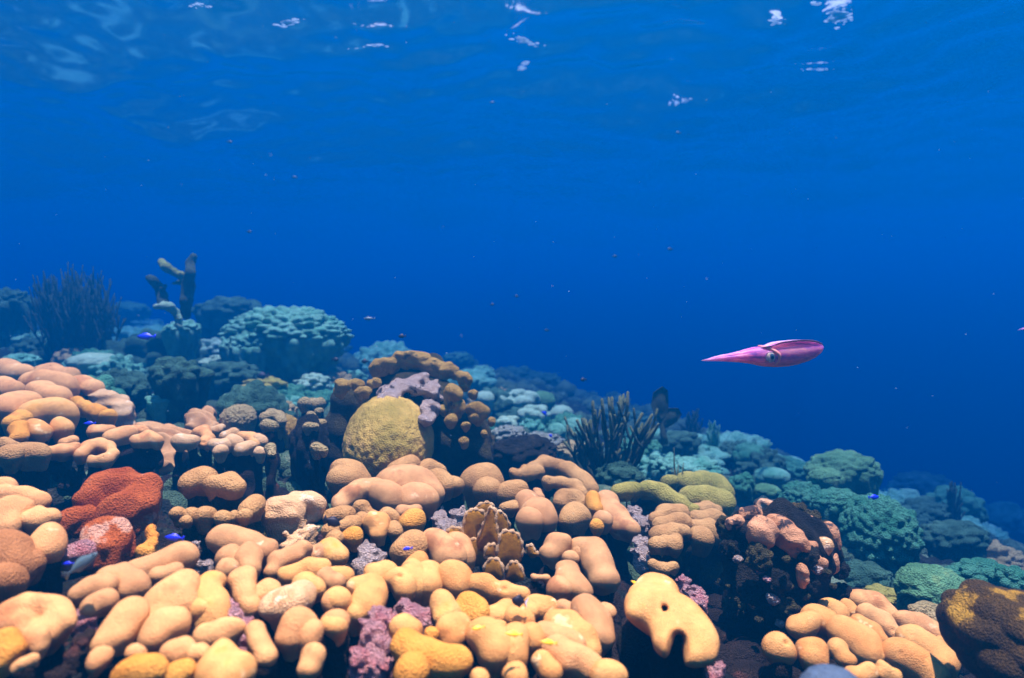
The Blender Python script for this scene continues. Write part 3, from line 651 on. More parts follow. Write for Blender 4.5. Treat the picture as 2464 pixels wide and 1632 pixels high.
# ------------------------------------------------------------------ the yellow dome and the arched rock round it, region 2
def dome_rock():
    T = 2.25; S = REG[2][2] * T / F
    c = at(2, 690, 1030, T); org = np.array([c[0], c[1], ground(c[0], c[1])])
    o = link('brain_coral', mound_mesh('brain_coral', 305 * S, 0.26, 330 * S, 700, 0.022, 21, sub=6, wob=0.06), None, M['dome'])
    o.location = [float(v) for v in at(2, 685, 1060, T)]; o.rotation_euler = (0.0, math.radians(16), 0.2)
    tag(o, 'large yellowish domed brain coral in the centre of the reef', 'coral')
    org = org + np.array([0, 0.25, 0])
    root = thing('encrusted_rock', org, 'arched dark rock with orange crusted crown and white pink patch behind the yellow dome', 'rock')
    def W(x, y, dt=0.0): return at(2, x, y, T + dt) - org
    segs = [(W(880, 720, .22), W(880, 1000, .3), 230 * S, 300 * S), (W(1040, 760, .22), W(1100, 1100, .25), 170 * S, 230 * S), (W(760, 590, .26), W(760, 900, .3), 110 * S, 200 * S),
            (W(640, 600, .25), W(640, 900, .3), 90 * S, 150 * S), (W(360, 760, .2), W(360, 1150, .2), 90 * S, 130 * S), (W(300, 900, .2), W(280, 1200, .2), 70 * S, 110 * S), (W(1280, 900, .16), W(1270, 1200, .2), 90 * S, 120 * S),
            (W(960, 560, .28), W(1000, 800, .3), 100 * S, 150 * S), (W(460, 760, .22), W(560, 900, .25), 90 * S, 150 * S)]
    link('rock_body', sdf_mesh('rock_body', segs, 0.0115, 0.02, noise=0.011, nfreq=34), root, M['turf'])
    crown = [[(590, 540, 38), (640, 515, 44), (700, 500, 44)], [(740, 470, 40), (800, 470, 46), (860, 470, 46), (920, 480, 44)], [(930, 510, 44), (990, 515, 46), (1050, 545, 46)], [(1080, 560, 42), (1130, 560, 44)], [(1190, 610, 40), (1220, 620, 36)], [(1210, 660, 24)],
             [(1040, 590, 36)], [(720, 520, 34)], [(340, 650, 36), (370, 670, 36), (340, 700, 36)], [(440, 650, 30), (480, 660, 30)], [(1110, 720, 46), (1140, 750, 44)], [(1160, 800, 36), (1170, 830, 34)], [(1060, 830, 28)], [(1110, 905, 30)], [(1260, 830, 40), (1320, 840, 46)], [(1290, 880, 36)], [(1260, 720, 26)], [(1210, 940, 24)], [(1200, 1050, 24)], [(1390, 910, 20)], [(1340, 995, 18)], [(520, 700, 34), (480, 720, 30)], [(600, 630, 26), (560, 650, 24)]]
    DT = {14: .0, 15: .0, 10: -.02, 11: -.02, 12: -.02, 13: -.06, 16: .06, 17: -.06, 18: -.08, 19: .02, 20: -.02, 8: .06, 9: .1, 21: .03, 22: .06}
    for i, cc in enumerate(crown):
        dt = DT.get(i, .2 if i not in (4, 5) else .1)
        pts = [(W(x, y, dt), r * S) for x, y, r in cc]; rm = min(r for p, r in pts)
        link('crust', sdf_mesh('crust', lobe_segs(pts), max(.004, rm * .17), rm * .35, noise=rm * .16, nfreq=2 / rm), root, M['crust'])
    cc = [(640, 700, 50), (720, 660, 60), (820, 650, 60), (880, 640, 56), (980, 700, 66), (960, 790, 66), (940, 860, 50), (720, 800, 56), (680, 760, 50)]
    sg = []
    for x, y, r in cc:
        for _ in range(9):
            dx, dy = RS.randn(2) * r * .5; q = RS.uniform(.2, .42) * r; f0 = .10 - (y + dy - 640) / 220 * .20; sg.append((W(x + dx, y + dy, f0 + RS.uniform(-.015, .015)), W(x + dx, y + dy + 40, f0 + .12), q * S, q * S))
    tag(link('crust_patch', sdf_mesh('crust_patch', sg, .0055, .006, noise=.006, nfreq=90), root, M['white_rock']), 'white pink patch')
dome_rock()

# amber blade coral, region 5
def blades():
    T = hit(*px(5, 1180, 760), 0.0); S = REG[5][2] * T / F
    c = at(5, 1180, 800, T); org = np.array([c[0], c[1], ground(c[0], c[1])])
    root = thing('blade_coral', org, 'amber blade coral with pale scalloped rims standing in the centre foreground', 'coral')
    B = [([(965, 600), (972, 500), (985, 430), (1020, 398), (1060, 395), (1112, 420), (1118, 480), (1070, 540), (1050, 640)], .06, .3),
         ([(1060, 660), (1095, 540), (1120, 470), (1150, 390), (1185, 395), (1190, 470), (1205, 560), (1212, 660)], .03, -.5),
         ([(1195, 560), (1188, 440), (1215, 405), (1255, 440), (1285, 510), (1275, 560), (1230, 590)], .07, .5),
         ([(1195, 780), (1215, 640), (1235, 555), (1295, 545), (1345, 570), (1372, 640), (1372, 720), (1340, 790)], 0.0, .2),
         ([(1115, 870), (1128, 770), (1180, 735), (1228, 770), (1236, 870)], -.04, -.3),
         ([(1122, 720), (1128, 655), (1160, 640), (1192, 650), (1194, 740)], .0, .6),
         ([(1265, 890), (1285, 780), (1320, 760), (1355, 780), (1385, 880)], -.03, -.2),
         ([(880, 590), (860, 540), (900, 520), (960, 540), (970, 600)], .05, .4),
         ([(1410, 700), (1415, 650), (1445, 645), (1465, 690), (1490, 700), (1450, 730)], .06, -.4),
         ([(1040, 480), (1060, 380), (1110, 350), (1160, 355), (1180, 420), (1130, 470)], .11, .1),
         ([(1000, 760), (960, 640), (1020, 600), (1100, 620), (1150, 700), (1120, 780)], .05, -.2)]
    for poly, dt, yaw in B:
        P = []
        n = len(poly)
        for i in range(n):                                       # Catmull-Rom outline
            p0, p1, p2, p3 = [np.array(poly[(i + q) % n], float) for q in (-1, 0, 1, 2)]
            for s in (0, .25, .5, .75):
                P.append(.5 * (2 * p1 + (p2 - p0) * s + (2 * p0 - 5 * p1 + 4 * p2 - p3) * s * s + (3 * p1 - p0 - 3 * p2 + p3) * s ** 3))
        P = np.array(P); ctr = P.mean(0); W3 = []
        for i, q in enumerate(P):
            wob = 1 + 0.04 * math.sin(i * 2.1)
            q = ctr + (q - ctr) * wob
            W3.append(at(5, q[0], q[1], T + dt + yaw * (q[0] - ctr[0]) * S * 1.2) - org)
        W3 = np.array(W3); th = 0.006
        cen = W3.mean(0); V = []; Fc = []; m = len(W3)
        for sgn in (-1, 1):
            for ring, k in enumerate((1.0, .8, .45)):
                b = len(V)
                for v in W3: V.append(cen + (v - cen) * k + np.array([0, sgn * th * (0.5, 1.0, 1.35)[ring], 0]))
            V.append(cen + np.array([0, sgn * th * 1.5, 0]))
        off = 3 * m + 1
        for s0 in (0, 1):
            for r in range(2):
                for i in range(m):
                    a, b2 = s0 * off + r * m + i, s0 * off + r * m + (i + 1) % m
                    f = (a, b2, b2 + m, a + m); Fc.append(f if s0 else f[::-1])
            for i in range(m):
                f = (s0 * off + 2 * m + i, s0 * off + 2 * m + (i + 1) % m, s0 * off + 3 * m); Fc.append(f if s0 else f[::-1])
        for i in range(m): Fc.append((i, (i + 1) % m, off + (i + 1) % m, off + i))
        bl = link('blade', mesh('blade', V, Fc), root, M['amber'])
        rv = ([], []); top = [v for v in W3 if v[2] > W3[:, 2].min() + 0.25 * np.ptp(W3[:, 2])]
        ii = [i for i in range(m) if W3[i, 2] > W3[:, 2].min() + 0.22 * np.ptp(W3[:, 2])]
        # longest contiguous run round the outline
        st = next((i for i in range(m) if i in ii and (i - 1) % m not in ii), 0); run = []
        i = st
        while i % m in ii and len(run) < m: run.append(W3[i % m]); i += 1
        if len(run) > 3:
            tube(rv, run, [0.0042 * (1 + 0.35 * math.sin(1.9 * q)) for q in range(len(run))], 7)
            link('rim', mesh('rim', *rv), bl, M['rim'])
blades()
for lab, reg, cc in [('small mustard fire coral sprig between the red knob and the blue fish', 4, [(1050, 530, 30), (1065, 580, 28), (1050, 640, 34)]), ]:
    crust_thing('fire_coral', lab, 'coral', reg, cc + [(990, 680, 36), (1040, 690, 30)], 'golden', h=0.0)

# ------------------------------------------------------------------ left slope, region 1
colony('lobed_coral', 'broad heap of orange tan coral bulges at the left edge below the green boulder', 'coral', 1, [
    [(40, 950, 62), (150, 985, 66)], [(300, 1000, 66), (380, 985, 60), (480, 1005, 72)], [(230, 1050, 66), (330, 1070, 90), (430, 1090, 96)], [(290, 1130, 86), (400, 1160, 80)],
    [(30, 1060, 60), (90, 1100, 60)], [(120, 1190, 80), (60, 1230, 80), (200, 1180, 60)], [(560, 1060, 60), (650, 1090, 50)]], 'peach', h=0.04, group='corals of the left slope')
colony('lobed_coral', 'orange coral lumps with golden knobs near the left edge, under the broad heap', 'coral', 1, [
    [(300, 1260, 104), (400, 1280, 106)], [(240, 1370, 62), (290, 1390, 50)], [(150, 1300, 60), (90, 1330, 50)], [(130, 1370, 50), (140, 1420, 44)], [(420, 1370, 60)]], 'apricot', h=0.02, group='corals of the left slope', mats={2: 'golden', 3: 'golden'})
colony('lobed_coral', 'bright yellow wriggling coral lobe above the flat discs', 'coral', 1, [
    [(540, 1185, 42), (580, 1215, 40), (650, 1240, 42), (700, 1260, 36)], [(750, 1275, 44)], [(620, 1090, 40), (690, 1085, 36)]], 'golden', h=0.02, group='corals of the left slope')
crust_thing('encrusting_coral', 'pink and salmon crumbly crust right of the yellow wriggling lobe', 'coral', 1, [(690, 1160, 60), (780, 1180, 66), (850, 1230, 60)], 'cream', h=0.0, noise=0.2)
colony('plate_coral', 'flat orange coral discs with dark undersides on the left', 'coral', 1, [
    [(650, 1388, 34), (720, 1380, 36), (780, 1368, 28)], [(800, 1430, 50), (860, 1405, 56), (900, 1400, 46)], [(940, 1385, 42), (1000, 1385, 36)], [(960, 1455, 44), (1030, 1440, 50), (1090, 1450, 34)],
    [(440, 1460, 34), (500, 1450, 34)]], 'peach', h=0.0, group='corals of the left slope')
colony('lobed_coral', 'open orange coral ring with a dark centre left of centre', 'coral', 1, [
    [(560, 1545, 40), (620, 1490, 36), (690, 1475, 34), (760, 1495, 34), (785, 1540, 34), (740, 1580, 38), (650, 1590, 40)], [(350, 1530, 36), (430, 1520, 40), (510, 1500, 38)]], 'peach', h=0.0, group='corals of the left slope')
crust_thing('plate_coral', 'smooth salmon sheet coral spreading on the slope left of centre', 'coral', 1, [(1040, 1250, 86), (1130, 1260, 90), (1190, 1340, 100), (1300, 1330, 86), (1160, 1430, 60), (1150, 1530, 50)], 'pinkish', h=-0.02, noise=0.12, kk=.3, flat_z=.62)
crust_thing('plate_coral', 'salmon coral sheet behind the smooth salmon sheet with a ragged edge', 'coral', 1, [(1400, 1240, 80), (1440, 1180, 46), (1350, 1200, 50), (1470, 1290, 50)], 'pinkish', h=0.0, noise=0.12, kk=.3, flat_z=.7)
colony('knobby_coral', 'row of pale knobs and small rings in front of the salmon sheet coral', 'coral', 1, [
    [(1250, 1450, 46), (1330, 1450, 46)], [(1370, 1400, 36), (1420, 1385, 36), (1450, 1430, 34), (1420, 1470, 38)], [(1510, 1375, 34), (1540, 1355, 24)], [(1500, 1475, 38), (1570, 1475, 36)], [(1620, 1470, 44)],
    [(1680, 1420, 36), (1740, 1430, 40), (1760, 1470, 36)], [(1530, 1525, 42)], [(1680, 1515, 46), (1740, 1490, 40)], [(1800, 1450, 40)], [(1570, 1420, 34), (1620, 1400, 30)], [(1800, 1530, 36)]], 'cream', h=0.0, group='corals of the left slope', mats={1: 'peach', 5: 'peach'})
colony('knobby_coral', 'small ring coral with pale knobs beside the grainy orange boulder', 'coral', 1, [
    [(1830, 1290, 30), (1880, 1265, 32), (1940, 1280, 32), (1960, 1310, 28)], [(1850, 1340, 36), (1900, 1350, 34)], [(1880, 1500, 36), (1890, 1540, 20)]], 'sand_tan', h=0.03, group='corals of the left slope')
colony('knobby_coral', 'column of small lit plates on the dark ledge left of the yellow dome', 'coral', 1, [
    [(2150, 1305, 34), (2180, 1300, 30)], [(2210, 1330, 30), (2240, 1325, 22)], [(2140, 1355, 34), (2190, 1352, 24)], [(2160, 1270, 24)], [(2210, 1245, 24)], [(2170, 1190, 40), (2230, 1180, 34)], [(2110, 1190, 36)], [(2200, 1500, 40), (2250, 1510, 26)]], 'sand_tan', h=0.06, base_mat='dark_rock', group='corals of the left slope')
colony('lobed_coral', 'orange coral bulges at the left edge under the lumps with golden knobs', 'coral', 1, [
    [(180, 1550, 70), (270, 1540, 60)], [(40, 1480, 50), (110, 1500, 40)], [(60, 1560, 60)]], 'tan', h=0.0, group='corals of the left slope')

# ------------------------------------------------------------------ rounded coral heads of the middle and far reef
SEED = [100]
def mound(label, reg, cx, cy, rx, ry, mat, nb=90, bh=0.22, name='coral_mound', cat='coral', t=None, group='coral heads on the hazy slope', sub=5, deep=1.0, wob=0.12, dn=0.45):
    SEED[0] += 1
    X, Y = px(reg, cx, cy + dn * ry)
    if t is None: t = hit(X, Y, -0.06, 9.0)
    S = REG[reg][2] * t / F
    me = mound_mesh(name, rx * S * 0.97, (rx * 0.55 + ry * 0.45) * S * deep, ry * S, nb, bh, SEED[0], sub=sub, wob=wob)
    c = at(reg, cx, cy, t); gz = float(ground(c[0], c[1]))
    v = np.empty(len(me.vertices) * 3, dtype=np.float32); me.vertices.foreach_get('co', v); v = v.reshape(-1, 3)
    st = max(1.0, (c[2] - gz + .06) / (ry * S)); tz = np.clip(-v[:, 2] / (ry * S), 0, 1); v[:, 2] = np.where(v[:, 2] < 0, v[:, 2] * st, v[:, 2]); v[:, :2] *= (1 - (0.45 if st > 1.4 else 0) * tz * (1 - 0.8 * tz))[:, None]; me.vertices.foreach_set('co', v.ravel()); me.update()
    o = link(name, me, None, M[mat]); o.location = [float(v) for v in c]; o.rotation_euler = (0, 0, SEED[0] * 1.7 % 6.28 if abs(rx - ry) < 0.3 * rx else 0.0)
    return tag(o, label, cat, group)
for a in [
    ('big knobby blue grey coral dome on the left skyline', 1, 2000, 725, 420, 200, 'teal', 460, .15, dict(t=4.3, sub=6, wob=.05)),
    ('knobby coral shoulder under the left end of the big blue grey dome', 1, 1720, 800, 170, 110, 'teal', 160, .2, dict(t=4.1)),
    ('pale knobby coral heap below the big blue grey dome', 1, 1480, 830, 160, 90, 'pale_teal', 80, .32, {}),
    ('cream capped coral ledge over a black hollow, left of centre', 1, 1220, 890, 115, 40, 'cream', 40, .22, dict(deep=1.3)),
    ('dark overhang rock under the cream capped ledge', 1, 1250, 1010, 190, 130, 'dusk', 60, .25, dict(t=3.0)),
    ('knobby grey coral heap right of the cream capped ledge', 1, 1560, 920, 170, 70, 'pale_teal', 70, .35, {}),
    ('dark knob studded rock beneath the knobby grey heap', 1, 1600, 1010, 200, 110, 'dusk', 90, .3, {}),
    ('grey knobs right of the black hollow on the left slope', 1, 1930, 930, 190, 60, 'pale_teal', 80, .35, {}),
    ('yellow green knobby coral clump left of the yellow dome, upper one', 1, 1850, 1075, 150, 70, 'olive', 60, .34, {}),
    ('yellow green knobby coral clump left of the yellow dome, lower one', 1, 1720, 1160, 110, 70, 'sand_tan', 40, .36, {}),
    ('bluish knobs between the yellow green clumps and the arched rock', 1, 2170, 1060, 120, 70, 'pale_teal', 60, .34, {}),
    ('smooth green boulder coral on the left', 1, 480, 800, 165, 88, 'green', 0, 0, dict(wob=.08, name='boulder_coral')),
    ('smooth grey green boulder coral right of the green one', 1, 650, 915, 205, 85, 'pale_teal', 60, .06, dict(wob=.09, name='boulder_coral')),
    ('low grey coral cushion left of the grey green boulder', 1, 150, 890, 120, 50, 'teal', 60, .2, {}),
    ('pale lumpy coral under the sea fan bush', 1, 240, 620, 90, 50, 'pale_teal', 40, .3, {}),
    ('grey lumpy coral left of the green boulder', 1, 120, 740, 120, 80, 'teal', 70, .3, {}),
    ('grey coral lumps between the sea fan bush and the green boulder', 1, 280, 740, 80, 50, 'teal', 50, .3, {}),
    ('tiny bright green coral at the left edge', 1, 5, 655, 40, 34, 'green', 0, 0, dict(name='boulder_coral')),
    ('yellow green streaked coral head right of the sea fan bush', 1, 910, 545, 140, 62, 'green', 60, .14, {}),
    ('small bright green coral right of the sea fan bush', 1, 755, 680, 75, 30, 'green', 20, .12, {}),
    ('grey coral head under the arched tube sponge', 1, 1010, 660, 140, 62, 'teal', 80, .28, {}),
    ('dim coral block above the cream capped ledge', 1, 1000, 820, 150, 110, 'dusk', 50, .2, {}),
    ('grey pillar stub right of the blue fish', 1, 1190, 780, 80, 80, 'pale_teal', 60, .14, {}),
    ('teal lumpy coral right of the arched tube sponge', 1, 1270, 680, 120, 60, 'teal', 70, .26, dict(t=4.2)),
    ('dark teal coral head at the left skyline edge', 1, 60, 490, 150, 100, 'dusk', 120, .3, dict(t=4.6, wob=.2)),
    ('dim coral rise behind the tall sponge', 1, 1600, 560, 240, 110, 'dusk', 120, .2, dict(t=5.6)),
    ('round dark green coral with a pale heart left of centre', 1, 930, 1075, 140, 105, 'dusk', 60, .14, dict(name='boulder_coral')),
    ('teal knob in front of the round dark green coral', 1, 1130, 1170, 110, 55, 'teal', 30, .2, {}),
    ('grainy olive coral boulder in front of the yellow green clumps', 1, 1660, 1300, 130, 105, 'sand_tan', 420, .08, dict(name='boulder_coral')),
    ('grainy orange coral boulder left of the dark ledge', 1, 1990, 1390, 95, 115, 'crust', 380, .08, dict(name='boulder_coral')),
    ('brown grey rock with pits behind the pale knob row', 1, 1950, 1230, 120, 60, 'sand_tan', 60, .22, {}),
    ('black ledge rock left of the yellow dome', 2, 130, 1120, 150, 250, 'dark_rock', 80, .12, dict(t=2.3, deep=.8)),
    ('green topped coral head right behind the arched rock', 2, 1150, 480, 115, 52, 'green', 60, .26, {}),
    ('small teal coral head stepping down from the green topped one', 2, 1330, 580, 90, 62, 'teal', 60, .3, {}),
    ('teal coral head peeping out left of the arched rock', 2, 430, 605, 110, 55, 'teal', 60, .28, {}),
    ('small teal knobs under the right shoulder of the arched rock top', 2, 1300, 640, 70, 45, 'teal', 40, .3, {}),
    ('pale round coral ball right of the arched rock, first of the row', 2, 1345, 755, 80, 58, 'pale_teal', 8, .08, dict(name='boulder_coral')),
    ('pale round coral ball, second of the row right of the arched rock', 2, 1455, 765, 55, 44, 'pale_teal', 8, .08, dict(name='boulder_coral')),
    ('pale green coral balls clump mid row right of the arched rock', 2, 1600, 765, 120, 80, 'pale_teal', 26, .32, {}),
    ('green smooth coral ball topping the pale row', 2, 1750, 765, 92, 62, 'green', 12, .06, dict(name='boulder_coral')),
    ('pale lumps at the foot of the green smooth ball', 2, 1690, 855, 110, 62, 'pale_teal', 20, .3, {}),
    ('pale round coral ball at the right end of the pale row', 2, 1880, 855, 84, 54, 'pale_teal', 8, .08, dict(name='boulder_coral')),
    ('small grey coral balls below the pale row', 2, 1510, 915, 80, 50, 'pale_teal', 16, .3, {}),
    ('long grey coral loaf leaning down to the right', 2, 1960, 970, 100, 90, 'teal', 10, .1, dict(name='boulder_coral')),
    ('grey coral loaf left of the long leaning loaf', 2, 1840, 985, 70, 72, 'teal', 10, .1, dict(name='boulder_coral')),
    ('white speckled crusty ledge right of the yellow dome', 2, 1510, 1010, 120, 70, 'pale_crust', 80, .3, dict(name='encrusted_rock', cat='rock')),
    ('white flecked narrow ledge above the arched tan ridge', 2, 1740, 1040, 150, 50, 'pale_crust', 90, .3, dict(name='encrusted_rock', cat='rock')),
    ('yellow flecked end of the crusty ledge', 2, 1970, 1110, 120, 60, 'sand_tan', 80, .3, dict(name='encrusted_rock', cat='rock')),
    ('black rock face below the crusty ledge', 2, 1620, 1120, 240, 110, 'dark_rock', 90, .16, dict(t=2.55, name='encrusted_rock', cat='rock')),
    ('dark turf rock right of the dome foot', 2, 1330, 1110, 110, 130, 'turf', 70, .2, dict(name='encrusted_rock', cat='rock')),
    ('rounded blue grey coral head on the skyline right of centre', 3, 1010, 505, 100, 72, 'deep_teal', 30, .14, {}),
    ('small smooth grey coral dome on the skyline left of the green ribbed head', 3, 1215, 535, 66, 40, 'teal', 0, 0, dict(name='boulder_coral')),
    ('big green ribbed coral head on the right skyline', 3, 1470, 570, 175, 92, 'green', 140, .13, dict(t=3.4)),
    ('green lower lobe of coral in front of the big green ribbed head', 3, 1375, 600, 95, 52, 'green', 50, .12, dict(t=3.1)),
    ('pale grey coral dome below the small smooth grey dome', 3, 1115, 600, 84, 46, 'teal', 10, .08, {}),
    ('green grey flat coral behind the black pillar', 3, 1090, 670, 76, 36, 'green', 20, .1, {}),
    ('pale knobby coral behind the olive knobbed boulder', 3, 745, 565, 130, 56, 'teal', 70, .32, {}),
    ('grey knobby coral left of the olive knobbed boulder', 3, 590, 555, 70, 50, 'teal', 50, .32, {}),
    ('green grey coral bump at the foot of the branching gorgonian', 3, 420, 460, 62, 40, 'deep_teal', 30, .3, {}),
    ('teal coral bump right of the branching gorgonian', 3, 520, 470, 70, 56, 'deep_teal', 50, .3, {}),
    ('dim coral bank under the feathery sea plume', 3, 660, 440, 110, 60, 'dusk', 60, .25, {}),
    ('dark coral mass between the gorgonian and the olive boulder', 3, 380, 600, 110, 70, 'dusk', 60, .25, {}),
    ('teal lump in front of the dark coral mass', 3, 400, 620, 60, 32, 'deep_teal', 30, .25, {}),
    ('blue grey coral slope right of the olive boulder', 3, 970, 640, 60, 60, 'deep_teal', 50, .26, {}),
    ('scalloped teal coral ridge right behind the black pillar', 3, 1260, 710, 110, 90, 'deep_teal', 110, .22, {}),
    ('huge dark green scalloped coral dome right of the black pillar', 3, 1640, 880, 180, 190, 'deep_teal', 260, .12, dict(t=2.6, sub=6)),
    ('upper left shoulder of scalloped coral above the huge dark green dome', 3, 1440, 730, 130, 70, 'deep_teal', 110, .16, dict(t=2.75)),
    ('shadowed teal coral bank above the huge dark green dome', 3, 1840, 640, 150, 66, 'dusk', 90, .2, {}),
    ('blue coral head right of the blue fish on the right slope', 3, 1760, 690, 110, 56, 'deep_teal', 60, .16, {}),
    ('hazy blue coral heads low on the right slope, upper one', 3, 1990, 750, 130, 110, 'deep_teal', 120, .2, {}),
    ('hazy blue coral head at the right edge', 3, 2250, 830, 130, 100, 'deep_teal', 120, .2, {}),
    ('dark hazy coral bank between the two blue heads on the right slope', 3, 2010, 900, 150, 80, 'dusk', 90, .2, {}),
    ('finger ridged teal coral head near the right edge', 3, 2110, 1070, 150, 70, 'deep_teal', 44, .26, dict(t=2.2)),
    ('teal coral lump cut by the right edge above the mustard dome', 3, 2290, 1100, 90, 66, 'deep_teal', 36, .26, dict(t=2.1)),
    ('green coral mound with a yellow rim left of the finger ridged head', 3, 1890, 1150, 170, 108, 'green', 170, .10, dict(t=1.95)),
    ('olive coral bump right of the black pillar', 3, 1650, 1180, 100, 56, 'olive', 70, .18, dict(t=2.1)),
    ('dark shaded coral bank between pillar and green mound', 3, 1560, 1100, 130, 90, 'dusk', 70, .18, dict(t=2.2)),
    ]:
    lab, reg, cx, cy, rx, ry, mt, nb, bh, kw = a
    mound(lab, reg, cx, cy, rx, ry, mt, nb, bh, **kw)

rs = np.random.RandomState(64); k = 0
while k < 75:
    y = rs.uniform(2.5, 4.9); x = rs.uniform(-.74, .74) * y
    if abs(x + .4) < .62 and y < 2.9: continue
    if x > .25 and y < 3.0: continue
    r = rs.uniform(.07, .17); SEED[0] += 1; k += 1
    o = link('coral_clump', mound_mesh('coral_clump', r, r * .9, r * rs.uniform(.55, .9), int(rs.uniform(60, 150)), .30, SEED[0], sub=5, wob=.14), None, M[['teal', 'dusk', 'deep_teal', 'dusk', 'deep_teal', 'sand_tan', 'teal'][k % 7]])
    o.location = (x, y, float(ground(x, y)) + r * .35); o.rotation_euler = (rs.uniform(-.3, .3), rs.uniform(-.3, .3), rs.uniform(0, 6))
    tag(o, 'small knobby coral clump squeezed in among the crowded heads of the middle slope', 'coral', 'small coral clumps of the middle slope')

# farther heads fading into the blue, strewn over the slope where no single one can be told from the next
rs = np.random.RandomState(42); k = 0
while k < 46:
    x = rs.uniform(-5.5, 7.5); y = rs.uniform(3.9, 9.5)
    if abs(x) > 0.80 * y: continue
    r = rs.uniform(.12, .36); SEED[0] += 1; k += 1
    o = link('coral_mound', mound_mesh('coral_mound', r, r, r * rs.uniform(.5, .85), int(rs.uniform(60, 200)), .28, SEED[0], sub=5, wob=.16), None, M[['teal', 'dusk', 'dusk', 'teal'][k % 4]])
    o.location = (x, y, float(ground(x, y)) + .02)
    tag(o, 'faint blue coral head fading into the water on the far slope', 'coral', 'faint coral heads on the far slope')

# small corals, knobs and broken pieces covering the bottom everywhere between the heads
V = []; Fc = []; nb0 = 0
IV, IF = ICO[2]; JV, JF = ICO[1]
rs = np.random.RandomState(9)
for i in range(7500):
    y = 0.75 + 8.5 * rs.rand() ** 1.3; x = rs.uniform(-0.95, 0.95) * (y + 0.25)
    r = (0.012 + 0.05 * rs.rand() ** 2.0) * (0.60 + 0.24 * max(0, y - .4))
    if i == 3000: VN, FN, V, Fc, nb0 = V, Fc, [], [], 0
    if i < 3000: y = 0.75 + 1.5 * rs.rand(); x = rs.uniform(-0.95, 0.95) * (y + .25); r = .010 + .03 * rs.rand() ** 2
    else: y = max(y, 1.9 + .3 * rs.rand())
    P, Q = (IV, IF) if y < 4 else (JV, JF)
    p = P * (1 + 0.22 * snoise(P, 3.0, rs, 3))[:, None] * r * np.array([1, 1, rs.uniform(.5, 1.0)]) + np.array([x, y, float(ground(x, y)) + r * .25])
    V.append(p); Fc.append(Q + nb0); nb0 += len(p)
o = link('coral_rubble_bed', mesh('coral_rubble_bed', np.concatenate(V), np.concatenate(Fc)), None, M['rubble'])
tag(o, 'bed of small grey green coral pieces covering the slope between the coral heads', 'rubble', kind='stuff')
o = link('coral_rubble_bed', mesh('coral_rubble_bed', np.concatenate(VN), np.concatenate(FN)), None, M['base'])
tag(o, 'bed of dark broken coral pieces in the gaps of the foreground', 'rubble', kind='stuff')

# ------------------------------------------------------------------ gorgonians, plumes and sponges
def bush(name, label, reg, bx, by, top, halfw, t, n, mat, tip=None, rad=0.012, depth=4, seed=1, lean=0.0, cat='gorgonian', twig=True, sp=1.2, spread=.06):
    rs = np.random.RandomState(seed); S = REG[reg][2] * t / F
    base = at(reg, bx, by, t); gz = float(ground(base[0], base[1])); Hh = (by - top) * S + max(0, base[2] - gz); base[2] = min(base[2], gz); Wd = halfw * S
    root = thing(name, base, label, cat)
    tv = ([], []); tips = ([], [])
    for i in range(n):
        a = rs.uniform(-1, 1); b = rs.uniform(-.8, .8)
        ex = a * Wd + lean * S; ey = b * Wd * .6; ez = Hh * (1 - .45 * a * a) * rs.uniform(.72, 1.0)
        st = rs.uniform(0, .25)
        pts = [np.array([ex * q ** sp * .9 + .03 * Wd * math.sin(7 * q + i), ey * q, ez * q ** .95 * (1 if q > 0 else 0)]) for q in np.linspace(0, 1, 9)]
        rr = [rad * (1.25 - .65 * q) for q in np.linspace(0, 1, 9)]
        tube(tv, pts, rr, 7)
        off = np.array([rs.uniform(-1, 1) * Wd * spread, rs.uniform(-.5, .5) * Wd * spread, 0]); pts = [p + off for p in pts]; rr = rr
        tv[0][-(9 * 7 + 2):] = [v + off for v in tv[0][-(9 * 7 + 2):]]
        if twig:
            for j in range(depth):
                q0 = rs.uniform(.12, .85); p0 = np.array([np.interp(q0, np.linspace(0, 1, 9), [p[c] for p in pts]) for c in range(3)])
                dv = np.array([rs.uniform(-.6, .6) * Wd * .4, rs.uniform(-.4, .4) * Wd * .4, Hh * rs.uniform(.12, .3)])
                pp = [p0 + dv * q * np.array([q ** -.4 if q > 0 else 0, 1, 1]) for q in np.linspace(0, 1, 6)]
                tube(tv, pp, [rad * (.85 - .4 * q) for q in np.linspace(0, 1, 6)], 6)
                if tip: tube(tips, [pp[-3], pp[-2], pp[-1]], [rad * .62, rad * .62, rad * .55], 6)
        if tip: tube(tips, [pts[-3], pts[-2], pts[-1]], [rad * .92, rad * .9, rad * .75], 7)
    link('branches', mesh('branches', *tv), root, M[mat])
    if tip: link('branch_tips', mesh('branch_tips', *tips), root, M[tip])
    hv = ([], []); tube(hv, [np.array([0, 0, -.12]), np.array([0, 0, -.02]), np.array([0, 0, .06])], [rad * 3, rad * 2.2, rad * 1.6], 9)
    link('holdfast', mesh('holdfast', *hv), root, M[mat])
    return root
bush('sea_rod', 'dense dark bushy gorgonian on the left skyline', 1, 520, 690, 255, 320, 4.3, 120, 'gorg', None, .0070, 7, 3, sp=.6, spread=.32)
bush('sea_rod', 'branching gorgonian with pale finger tips right of centre', 3, 330, 560, 165, 270, 2.75, 26, 'gorg', 'gorg_tip', .0080, 3, 5, lean=30, sp=.72, spread=.03)
bush('sea_rod', 'thin see-through yellow green sprig behind the olive knobbed boulder', 3, 655, 640, 480, 60, 2.5, 14, 'gorg_tip', None, .003, 4, 8)
bush('sea_plume', 'feathery blue sea plume standing on the far slope', 3, 830, 560, 310, 40, 4.2, 18, 'teal', None, .008, 5, 11)
